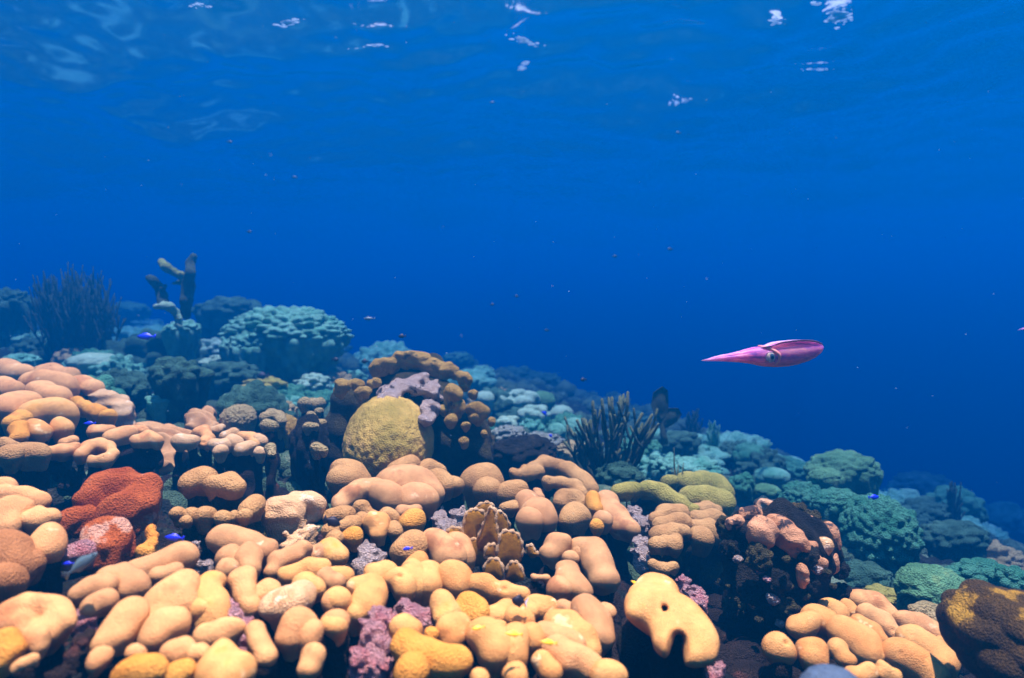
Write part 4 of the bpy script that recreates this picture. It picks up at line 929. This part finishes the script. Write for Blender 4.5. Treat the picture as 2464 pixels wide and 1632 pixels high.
bush('sea_plume', 'dim feathery gorgonian left of the feathery blue plume', 3, 730, 470, 270, 70, 5.2, 20, 'gorg', None, .009, 4, 12)
bush('sea_rod', 'small dim gorgonian tuft at the far right slope', 3, 1990, 700, 620, 60, 4.2, 16, 'gorg', None, .008, 3, 14)
bush('sea_rod', 'teal sprig at the left foot of the branching gorgonian', 3, 230, 430, 310, 60, 2.8, 12, 'gorg_tip', 'gorg_tip', .010, 2, 15)
# sea fan: a thin lattice blade
def fan():
    t = 3.3; S = REG[3][2] * t / F; base = at(3, 590, 420, t); root = thing('sea_fan', base, 'dark two-lobed sea fan behind the branching gorgonian', 'sea fan')
    for poly in ([(560, 330), (535, 250), (545, 190), (590, 160), (615, 180), (618, 250), (612, 330)], [(570, 350), (580, 300), (620, 265), (665, 265), (682, 295), (660, 330), (610, 360)]):
        W = [at(3, x, y, t) - base for x, y in poly]; c = np.mean(W, 0); V = []; Fc = []; m = len(W)
        for s_ in (-1, 1):
            for k in (1, .5):
                for v in W: V.append(c + (v - c) * k + np.array([0, s_ * (.004 if k == 1 else .012), 0]))
            V.append(c + np.array([0, s_ * .014, 0]))
        off = 2 * m + 1
        for s0 in (0, 1):
            for i in range(m):
                a, b = s0 * off + i, s0 * off + (i + 1) % m; Fc.append((a, b, b + m, a + m)); Fc.append((a + m, b + m, s0 * off + 2 * m))
        for i in range(m): Fc.append((i, (i + 1) % m, off + (i + 1) % m, off + i))
        link('blade', mesh('blade', V, Fc), root, M['gorg'])
    tv = ([], []); tube(tv, [at(3, 600, 440, t) - base, at(3, 595, 400, t) - base, at(3, 588, 340, t) - base], [.02, .016, .012]); link('stem', mesh('stem', *tv), root, M['gorg'])
fan()
def sponge(name, label, reg, t, chains, mats, cat='sponge'):
    S = REG[reg][2] * t / F; c = chains[0][-1]; base = at(reg, c[0], c[1], t); root = thing(name, base, label, cat)
    for ch, mt in zip(chains, mats):
        pts = [(at(reg, x, y, t + .04 * math.sin(x)) - base, r * S) for x, y, r in ch]
        segs = [(a, b, ra, rb) for (a, ra), (b, rb) in zip(pts[:-1], pts[1:])]; rm = min(r for p, r in pts)
        link('branch', sdf_mesh('branch', segs, max(.008, rm * .3), rm * .3, noise=rm * .14, nfreq=1.6 / rm), root, M[mt])
sponge('finger_sponge', 'tall forked olive finger sponge on the left skyline', 1, 3.9, [
    [(1345, 165, 24), (1320, 210, 30), (1318, 280, 30), (1310, 380, 44), (1300, 470, 38), (1295, 570, 34)],
    [(1120, 205, 26), (1160, 240, 28), (1200, 265, 24), (1260, 295, 26), (1290, 340, 34)],
    [(1200, 355, 10), (1240, 345, 16), (1290, 350, 26)]], ['gorg', 'sponge', 'sponge'])
sponge('finger_sponge', 'short leaning dark sponge left of the tall forked one', 1, 3.9, [
    [(1035, 315, 20), (1060, 335, 28), (1100, 375, 32), (1125, 430, 34), (1135, 500, 38)], [(1150, 370, 14), (1130, 390, 18)]], ['gorg', 'gorg'])
sponge('tube_sponge', 'pale arched tube sponge bending down at the foot of the tall sponge', 1, 3.7, [
    [(1080, 515, 20), (1130, 505, 24), (1180, 515, 26), (1220, 555, 24), (1240, 600, 22), (1245, 650, 22)]], ['pale_teal'])

# ------------------------------------------------------------------ fish
def fish_mesh(name, L, H, Wd, fork=0.5, dorsal=0.25, slender=False):
    prof = [(0, .03), (.05, .30), (.14, .62), (.28, .92), (.42, 1.0), (.56, .88), (.70, .56), (.80, .26), (.84, .20), (.88, .34), (.94, .74), (1.0, 1.0 * (0.6 + fork * .6))]
    thk = [.02, .35, .7, 1, 1, .85, .55, .25, .14, .08, .04, .015]
    V = []; Fc = []; n = 14
    for (s, h), w_ in zip(prof, thk):
        for j in range(n):
            a = 2 * math.pi * j / n; z = math.sin(a)
            xx = s * L
            if s > .86: xx = s * L - (1 - abs(z)) * (s - .86) * L * fork * 1.6
            V.append((xx - L * .45, math.cos(a) * w_ * Wd / 2, z * h * H / 2))
    m = len(prof)
    for i in range(m - 1):
        for j in range(n): a, b = i * n + j, i * n + (j + 1) % n; Fc.append((a, b, b + n, a + n))
    Fc.append(tuple(range(n))[::-1]); Fc.append(tuple(range((m - 1) * n, m * n)))
    for sg in (1, -1):                                            # dorsal and anal fins
        b = len(V); q = [(.26, .9), (.36, 1 + dorsal), (.5, 1.05 + dorsal), (.66, .72 + dorsal), (.74, .4)] if sg > 0 else [(.46, .95), (.54, 1 + dorsal * .8), (.64, .8 + dorsal), (.72, .45)]
        for s, h in q:
            hb = np.interp(s, [p[0] for p in prof], [p[1] for p in prof]) * .8
            for y in (-.02, .02): V.append((s * L - L * .45, y * Wd, sg * hb * H / 2)); V.append((s * L - L * .45, y * Wd * .4, sg * h * H / 2))
        for i in range(len(q) - 1):
            a = b + 4 * i
            Fc += [(a, a + 4, a + 5, a + 1), (a + 3, a + 7, a + 6, a + 2), (a + 1, a + 5, a + 7, a + 3)]
    return mesh(name, V, Fc)
M['blue'] = plain_mat('blue_fish_skin', (0.01, 0.025, 0.62), .4, .5)
M['black'] = plain_mat('black_fish_skin', (0.010, 0.010, 0.014), .5, .3)
M['yellow'] = plain_mat('yellow_fish_skin', (0.90, 0.60, 0.02), .4, .4)
M['grey'] = plain_mat('grey_fish_skin', (0.10, 0.17, 0.16), .4, .4)
M['whitefin'] = plain_mat('white_tail', (0.75, 0.75, 0.75), .5, .3)
M['eye'] = plain_mat('fish_eye', (0.004, 0.004, 0.005), .15, .6)
def fish(label, reg, x, y, lpx, ratio, mat, t=None, rot=0.0, yaw=0.15, flip=False, dt=-.12, name='fish', group=None, eye=True, tail=None):
    if t is None: t = hit(*px(reg, x, y), 0.02) + dt
    Lm = lpx * REG[reg][2] * t / F
    o = link(name, fish_mesh(name, Lm, Lm * ratio, Lm * ratio * .45, fork=.55), None, M[mat])
    o.location = [float(v) for v in at(reg, x, y, t)]
    o.rotation_euler = ((-.7 if mat == 'yellow' else -.25) * (-1 if flip else 1), rot, yaw + (math.pi if flip else 0))
    tag(o, label, 'fish', group)
    if eye:
        for s in (-1, 1):
            e = link('eye', mesh('eye', ICO[2][0] * Lm * .022, ICO[2][1]), o, M['eye']); e.location = (-Lm * .345, s * Lm * ratio * .12, Lm * ratio * .10)
    if tail:
        b = mesh('tail_fin', [(Lm * .42, -.0012, 0), (Lm * .60, -.0012, Lm * ratio * .5), (Lm * .53, -.0012, 0), (Lm * .60, -.0012, -Lm * ratio * .5),
                              (Lm * .42, .0012, 0), (Lm * .60, .0012, Lm * ratio * .5), (Lm * .53, .0012, 0), (Lm * .60, .0012, -Lm * ratio * .5)],
                 [(0, 1, 2), (0, 2, 3), (4, 6, 5), (4, 7, 6), (0, 4, 5, 1), (1, 5, 6, 2), (2, 6, 7, 3), (3, 7, 4, 0)], False)
        link('tail_fin', b, o, M[tail])
    return o
fish('bright blue fish in front of the left coral heads', 1, 1010, 722, 125, .34, 'blue', t=2.6, flip=False, name='blue_fish')
fish('bright blue fish over the huge dark green dome on the right slope', 3, 1612, 695, 58, .38, 'blue', t=2.35, flip=True, name='blue_fish')
fish('blue fish in the dark gap right of the mustard fire coral sprig', 4, 1205, 588, 130, .32, 'blue', rot=.12, dt=-.06, name='blue_fish')
fish('dim violet blue fish in the black hollow under the red knob', 4, 470, 768, 74, .28, 'blue', dt=-.08, name='blue_fish')
fish('tiny blue fish over an orange ball left of the amber blades', 5, 576, 666, 70, .34, 'blue', dt=-.10, rot=-.1, name='blue_fish')
fish('tiny blue fish by the pale coral balls right of the arched rock', 2, 1760, 850, 46, .5, 'blue', rot=.7, dt=-.15, name='blue_fish', eye=False)
fish('tiny blue fish low among the grey coral loaves', 2, 1805, 1008, 34, .5, 'blue', rot=.7, dt=-.2, name='blue_fish', eye=False)
fish('small blue fish hiding in the gap under the orange lumps on the left', 1, 620, 1325, 80, .3, 'blue', dt=-.1, name='blue_fish')
fish('black fish with a white tail over the ribbed apricot lobes', 5, 1350, 1030, 110, .62, 'black', rot=.25, dt=-.06, name='black_fish', flip=False, tail='whitefin')
fish('black fish among the small orange knobs', 5, 60, 480, 125, .5, 'black', rot=-.45, dt=-.08, flip=True, name='black_fish')
fish('dark fish hovering above the slope left of the arched rock top', 2, 770, 315, 52, .5, 'black', t=2.7, name='black_fish')
fish('dark fish just left of the arched rock crown, nearer to it', 2, 512, 490, 50, .62, 'black', t=2.6, name='black_fish')
fish('dark fish farther left of the arched rock crown', 2, 312, 478, 46, .56, 'black', t=2.8, name='black_fish', flip=True)
fish('dark fish over the blue slope left of the branching gorgonian', 2, 2030, 618, 44, .56, 'black', t=3.0, name='black_fish')
fish('black fish in front of the dark knob studded rock on the left', 1, 1820, 995, 80, .56, 'black', dt=-.25, name='black_fish')
fish('slender pale fish above the big blue grey dome\'s right flank', 2, 540, 192, 80, .2, 'grey', t=3.2, name='slender_fish', eye=False)
fish('slender grey fish slanting upwards in the dark hollow under the red knob', 4, 575, 768, 270, .26, 'grey', rot=.62, flip=True, dt=-.12, name='slender_fish')
for lab, x, y, l, r in [('small yellow fish on the left of the three over the yellow lit lobes', 1065, 1217, 95, .12), ('small yellow fish in the middle of the three over the yellow lit lobes', 1312, 1258, 125, -.16), ('small yellow fish on the right of the three over the yellow lit lobes', 1556, 1316, 125, -.22)]:
    fish(lab, 5, x, y, l, .26, 'yellow', rot=-r, dt=-.10, flip=False, name='yellow_fish', group='small yellow fish')
fish('small yellow fish at the top of the big peanut-shaped coral', 6, 68, 622, 62, .3, 'yellow', rot=.6, dt=-.12, name='yellow_fish', group='small yellow fish')
for i, (x, y, l) in enumerate([(1243, 713, 14), (886, 767, 24), (1112, 1000, 0), (830, 143, 18), (553, 342, 18), (1632, 320, 18), (1185, 247, 16), (708, 427, 18), (600, 558, 16), (1612, 600, 18), (1480, 617, 16), (1315, 795, 16), (1185, 733, 14)]):
    if l: fish('tiny dark fish out in the open blue water', 0, x, y, l * .8, .5, 'black', t=4.3 + .3 * (i % 4), name='small_fish', group='tiny fish in the open water', eye=False, flip=i % 2 == 0)

# ------------------------------------------------------------------ squid
def squid_mat():
    m, t, b = new_mat('squid_skin'); L = t.links.new
    oc = N(t, 'ShaderNodeTexCoord').outputs['Object']
    sx = N(t, 'ShaderNodeSeparateXYZ'); L(oc, sx.inputs[0])
    n1 = N(t, 'ShaderNodeTexNoise', Scale=30.0, Detail=6.0, Roughness=.7); L(oc, n1.inputs['Vector'])
    mp = N(t, 'ShaderNodeMapping'); mp.inputs['Scale'].default_value = (9, 75, 75); L(oc, mp.inputs['Vector'])
    n0 = N(t, 'ShaderNodeTexNoise', Scale=1.0, Detail=5.0, Roughness=.65); L(mp.outputs[0], n0.inputs['Vector'])
    av = N(t, 'ShaderNodeMath', operation='MULTIPLY_ADD'); L(n0.outputs['Fac'], av.inputs[0]); av.inputs[1].default_value = .65
    hv = N(t, 'ShaderNodeMath', operation='MULTIPLY'); L(n1.outputs['Fac'], hv.inputs[0]); hv.inputs[1].default_value = .35; L(hv.outputs[0], av.inputs[2])
    r1 = ramp(t, av.outputs[0], [(.38, (.20, .045, .26)), (.49, (.50, .125, .30)), (.61, (.72, .29, .31))])
    # dark dorsal band: pigment along the back
    md = N(t, 'ShaderNodeMath', operation='MULTIPLY_ADD'); L(n1.outputs['Fac'], md.inputs[0]); md.inputs[1].default_value = .014; L(sx.outputs['Z'], md.inputs[2])
    r2 = ramp(t, md.outputs[0], [(.0, (0, 0, 0)), (.5, (0, 0, 0))]); r2.color_ramp.elements[0].position = .030; r2.color_ramp.elements[1].position = .044; r2.color_ramp.elements[1].color = (1, 1, 1, 1)
    mx = N(t, 'ShaderNodeMix', data_type='RGBA'); L(r2.outputs[0], mx.inputs[0]); L(r1.outputs[0], mx.inputs[6]); mx.inputs[7].default_value = (.22, .06, .20, 1)
    vo = N(t, 'ShaderNodeTexVoronoi', Scale=330.0); L(oc, vo.inputs['Vector'])
    r3 = ramp(t, vo.outputs['Distance'], [(.16, (.38, .06, .14)), (.30, (1, 1, 1))])
    mm = N(t, 'ShaderNodeMix', data_type='RGBA', blend_type='MULTIPLY'); mm.inputs[0].default_value = .65; L(mx.outputs[2], mm.inputs[6]); L(r3.outputs[0], mm.inputs[7])
    L(mm.outputs[2], b.inputs['Base Color']); b.inputs['Roughness'].default_value = .5; b.inputs['Specular IOR Level'].default_value = .3
    b.inputs['Subsurface Weight'].default_value = .7; b.inputs['Subsurface Radius'].default_value = (1, .7, .8); b.inputs['Subsurface Scale'].default_value = .08
    bp = N(t, 'ShaderNodeBump', Strength=.25, Distance=.003); L(n1.outputs['Fac'], bp.inputs['Height']); L(bp.outputs[0], b.inputs['Normal'])
    return m
M['squid'] = squid_mat()
M['fin'] = plain_mat('squid_fin', (.58, .38, .52), .35, .5, .2, 80)
M['collar'] = plain_mat('squid_collar', (.70, .26, .20), .4, .4, .25, 90)
M['iris'] = plain_mat('squid_iris', (.62, .50, .34), .3, .4, .6, 120)
M['iris_dark'] = plain_mat('squid_iris_dark', (.05, .10, .14), .3, .4, .4, 160)
M['pupil'] = plain_mat('squid_pupil', (.004, .005, .008), .08, .8)
def squid():
    T = 1.75; S = REG[7][2] * T / F
    c = at(7, 1160, 430, T); root = thing('squid', c, 'pink and purple squid swimming over the drop-off with its arms pointing left', 'squid')
    prof = [(200, 511, 518), (300, 486, 523), (380, 460, 525), (470, 438, 527), (600, 416, 534), (740, 384, 542), (860, 350, 556), (950, 328, 572), (1040, 318, 594), (1100, 316, 603), (1160, 312, 608),
            (1200, 300, 611), (1240, 282, 613), (1300, 264, 613), (1450, 240, 606), (1600, 228, 580), (1750, 232, 534), (1870, 255, 476), (1950, 290, 414), (1985, 318, 362), (1996, 333, 344)]
    n = 48; V = []; Fc = []
    def W(x, y): return np.array([(x - 1160) * S, 0, (430 - y) * S])
    for i, (x, y0, y1) in enumerate(prof):
        cz = W(x, (y0 + y1) / 2); hh = (y1 - y0) / 2 * S
        w_ = hh * (.95 if x < 1000 else .92 + .06 * min(1, (x - 1000) / 300))
        arm = max(0, min(1, (960 - x) / 160)) * min(1, (x - 180) / 120)
        for j in range(n):
            a = 2 * math.pi * j / n
            g = 1 + arm * (.26 * math.sqrt(abs(math.cos(4 * a + .3))) - .26)
            # diagonal front of the mantle: a step where head slips under the collar
            xs = x
            V.append(cz + np.array([0, math.cos(a) * w_ * g, math.sin(a) * hh * g]))
    m = len(prof)
    for i in range(m - 1):
        for j in range(n): a, b = i * n + j, i * n + (j + 1) % n; Fc.append((a, a + n, b + n, b))
    Fc.append(tuple(range(n))); Fc.append(tuple(range((m - 1) * n, m * n))[::-1])
    body = link('body', mesh('body', V, Fc), root, M['squid'])
    # collar: mantle rim slanting from the nape down behind the eye
    cv = ([], []); ring = []
    def halfw(x, z):
        t_ = np.interp(x, [p[0] for p in prof], [p[1] for p in prof]); b_ = np.interp(x, [p[0] for p in prof], [p[2] for p in prof])
        cz = (430 - (t_ + b_) / 2) * S; hh = (b_ - t_) / 2 * S; q = max(0, 1 - ((z - cz) / hh) ** 2); return .95 * hh * math.sqrt(q)
    path = [(1030, 312), (1060, 318), (1110, 336), (1170, 358), (1220, 390), (1258, 430), (1268, 470), (1262, 520), (1240, 560), (1215, 600)]
    for s_ in (-1, 1):
        pts = []
        for x, y in path:
            z = (430 - y) * S; pts.append(np.array([(x - 1160) * S, s_ * (halfw(x, z) + .0003), z]))
        tube(cv, pts, [.0018, .0036, .0044, .0046, .0046, .0044, .004, .003, .002, .001], 8)
    link('collar', mesh('collar', *cv), root, M['collar'])
    # long fins hemming the mantle
    for s_ in (-1, 1):
        V = []; Fc = []; q = np.linspace(0, 1, 30)
        for u in q:
            x = 1030 + u * 950; t_ = np.interp(x, [p[0] for p in prof], [p[1] for p in prof]); b_ = np.interp(x, [p[0] for p in prof], [p[2] for p in prof])
            zc = (430 - (t_ + b_) / 2) * S; hh = (b_ - t_) / 2 * S
            k = .88; z0 = zc + hh * k; y0 = s_ * halfw(x, z0) * .98
            wd = (math.sin(math.pi * min(1, u * 1.02)) ** .5) * .017 + .0008
            tipv = np.array([(x - 1160) * S, y0 + s_ * wd, z0 + wd * .30 + (.0010 * math.sin(u * 9) if s_ > 0 else .0008 * math.sin(u * 7))]); b0 = np.array([(x - 1160) * S, y0, z0])
            mid = (b0 + tipv) / 2 + np.array([0, 0, .0014])
            for o_ in (0, -.0012):
                for v in (b0, mid, tipv): V.append(v + np.array([0, 0, o_ * (1 if v is not tipv else .3)]))
        for i in range(29):
            for r in (0, 1): a = i * 6 + r; Fc.append((a, a + 6, a + 7, a + 1)); a += 3; Fc.append((a, a + 1, a + 7, a + 6))
            a = i * 6 + 2; Fc.append((a, a + 6, a + 9, a + 3))
        link('fin', mesh('fin', V, Fc), root, M['fin'])
    # eyes
    for s_ in (-1, 1):
        z = (430 - 470) * S; y = s_ * (halfw(1145, z) - .0015); e = np.array([-.0022, y, z])
        R = 70 * S
        V0, F0 = ICO[4]
        ev = link('eye', mesh('eye', V0 * np.array([R, R * .42, R * 1.06]), F0), root, M['iris']); ev.location = [float(v) for v in e]
        lid = ([], []); ringp = [np.array([math.cos(a) * R * 1.02, s_ * R * .04, math.sin(a) * R * 1.1]) for a in np.linspace(0, 2 * math.pi, 33)]
        tube(lid, ringp, [.0021] * 33, 8); link('eyelid', mesh('eyelid', *lid), ev, M['squid'])
        ir = link('iris', mesh('iris', V0 * np.array([R * .52, R * .2, R * .66]), F0), ev, M['iris_dark']); ir.location = (R * .16, s_ * R * .29, R * .12)
        pu = link('pupil', mesh('pupil', V0 * np.array([R * .30, R * .14, R * .36]), F0), ev, M['pupil']); pu.location = (R * .20, s_ * R * .42, R * .0)
    root.rotation_euler = (math.radians(-4), 0, math.radians(4))
squid()
# a second animal entering at the right edge, only its arm tips in the frame
def copy_tree(o, parent=None):
    c = o.copy(); C.objects.link(c)
    if parent is not None: c.parent = parent
    for ch in o.children: copy_tree(ch, c)
    return c
sq = next(o for o in C.objects if o.name == 'squid')
S = REG[7][2] * 1.75 / F; tipv = np.array([(200 - 1160) * S, 0, (430 - 515) * S]); o = copy_tree(sq)
o.rotation_euler = (0, math.radians(-3), math.radians(5)); R3 = np.array(o.rotation_euler.to_matrix())
o.location = [float(v) for v in ray(2449, 794) * 2.3 - R3 @ tipv]
o['label'] = 'second squid entering at the right edge with only its arm tips showing'; o['group'] = 'squid in open water'; sq['group'] = 'squid in open water'
# drifting specks
M['speck'] = plain_mat('speck', (.22, .40, .46), .9, .05)
# drifting specks
V = []; Fc = []; nb0 = 0; rs = np.random.RandomState(77)
for i in range(230):
    t = rs.uniform(.8, 3.2); d = ray(rs.uniform(0, 2464), rs.uniform(0, 1500)) * t
    if d[2] < plane(d[0], d[1]) + .12: continue
    r = rs.uniform(.0003, .0009) * (.5 + t * .35)
    V.append(ICO[1][0] * r * np.array([1.8, 1, 1]) + d); Fc.append(ICO[1][1] + nb0); nb0 += len(ICO[1][0])
tag(link('plankton_specks', mesh('plankton_specks', np.concatenate(V), np.concatenate(Fc)), None, M['speck']), 'fine pale specks drifting in the water', 'plankton', kind='stuff')

# sun glitter on the surface, modelled as pale translucent flecks
m = bpy.data.materials.new('sun_glint'); m.use_nodes = True; t = m.node_tree; t.nodes.remove(t.nodes['Principled BSDF'])
tl = N(t, 'ShaderNodeBsdfTranslucent', Color=(.70, .82, .86, 1)); df = N(t, 'ShaderNodeBsdfDiffuse', Color=(.5, .6, .64, 1)); mx = N(t, 'ShaderNodeMixShader')
nz = N(t, 'ShaderNodeTexNoise', Scale=40.0); L = t.links.new; L(nz.outputs['Fac'], mx.inputs[0]); L(tl.outputs[0], mx.inputs[1]); L(df.outputs[0], mx.inputs[2]); L(mx.outputs[0], t.nodes['Material Output'].inputs['Surface']); M['sun_glint'] = m
rs = np.random.RandomState(31)
for lab, x, y, wpx, hpx, n, ang in [
    ('brightest modelled sun glint under the surface, upper right', 2020, 38, 62, 26, 110, -.5), ('small modelled sun glint left of the brightest one', 1960, 6, 26, 8, 24, 0), ('thin modelled glint trail far left of the brightest glint, below it', 1865, 52, 36, 8, 26, -.3),
    ('forked modelled sun glint at the top, in the middle', 1262, 96, 70, 16, 70, -.35), ('short modelled glint curl just below the forked glint', 1262, 155, 28, 14, 34, .6), ('stretched modelled glint streak in two beads, upper left', 690, 54, 80, 7, 60, .2),
    ('greenish modelled glint smear in the upper left corner', 478, 12, 40, 8, 30, 0), ('compact modelled sun glint well below the surface line, right of centre', 1645, 246, 44, 14, 60, .1), ('long faint modelled glint line on the right', 1960, 166, 90, 4, 30, 0), ('faint modelled glint dashes under the forked glint, to its left', 900, 110, 80, 8, 24, .15)]:
    d = ray(x, y); tt = (SURF_Z - .03) / d[2]; c = d * tt; root = None; V = []; Fc = []; nb0 = 0; S = tt / F
    for i in range(n * 2 // 3):
        u, v = rs.randn(2) * .34; v += u * 0
        dx = (u * math.cos(ang) * wpx) * S; dz = -(u * math.sin(ang) * wpx + v * hpx) * S
        r = rs.uniform(.3, 1.0) ** 2 * (5.6 if n > 100 else 3.6) * S * (1.2 - min(1, abs(u)))
        p = ICO[2][0] * np.array([r * rs.uniform(1.5, 3.6), r * 2.0, r * .35]) * (1 + .2 * snoise(ICO[2][0], 3, rs, 3))[:, None] + np.array([dx, dz * 2.2, -abs(rs.randn()) * .004 + .0])
        V.append(p); Fc.append(ICO[2][1] + nb0); nb0 += len(p)
    o = link('glint_flecks', mesh('glint_flecks', np.concatenate(V), np.concatenate(Fc)), None, M['sun_glint']); o.location = [float(q) for q in c]
    tag(o, lab, 'sun_glint', 'modelled sun glints at the surface'); o['kind'] = 'stuff'
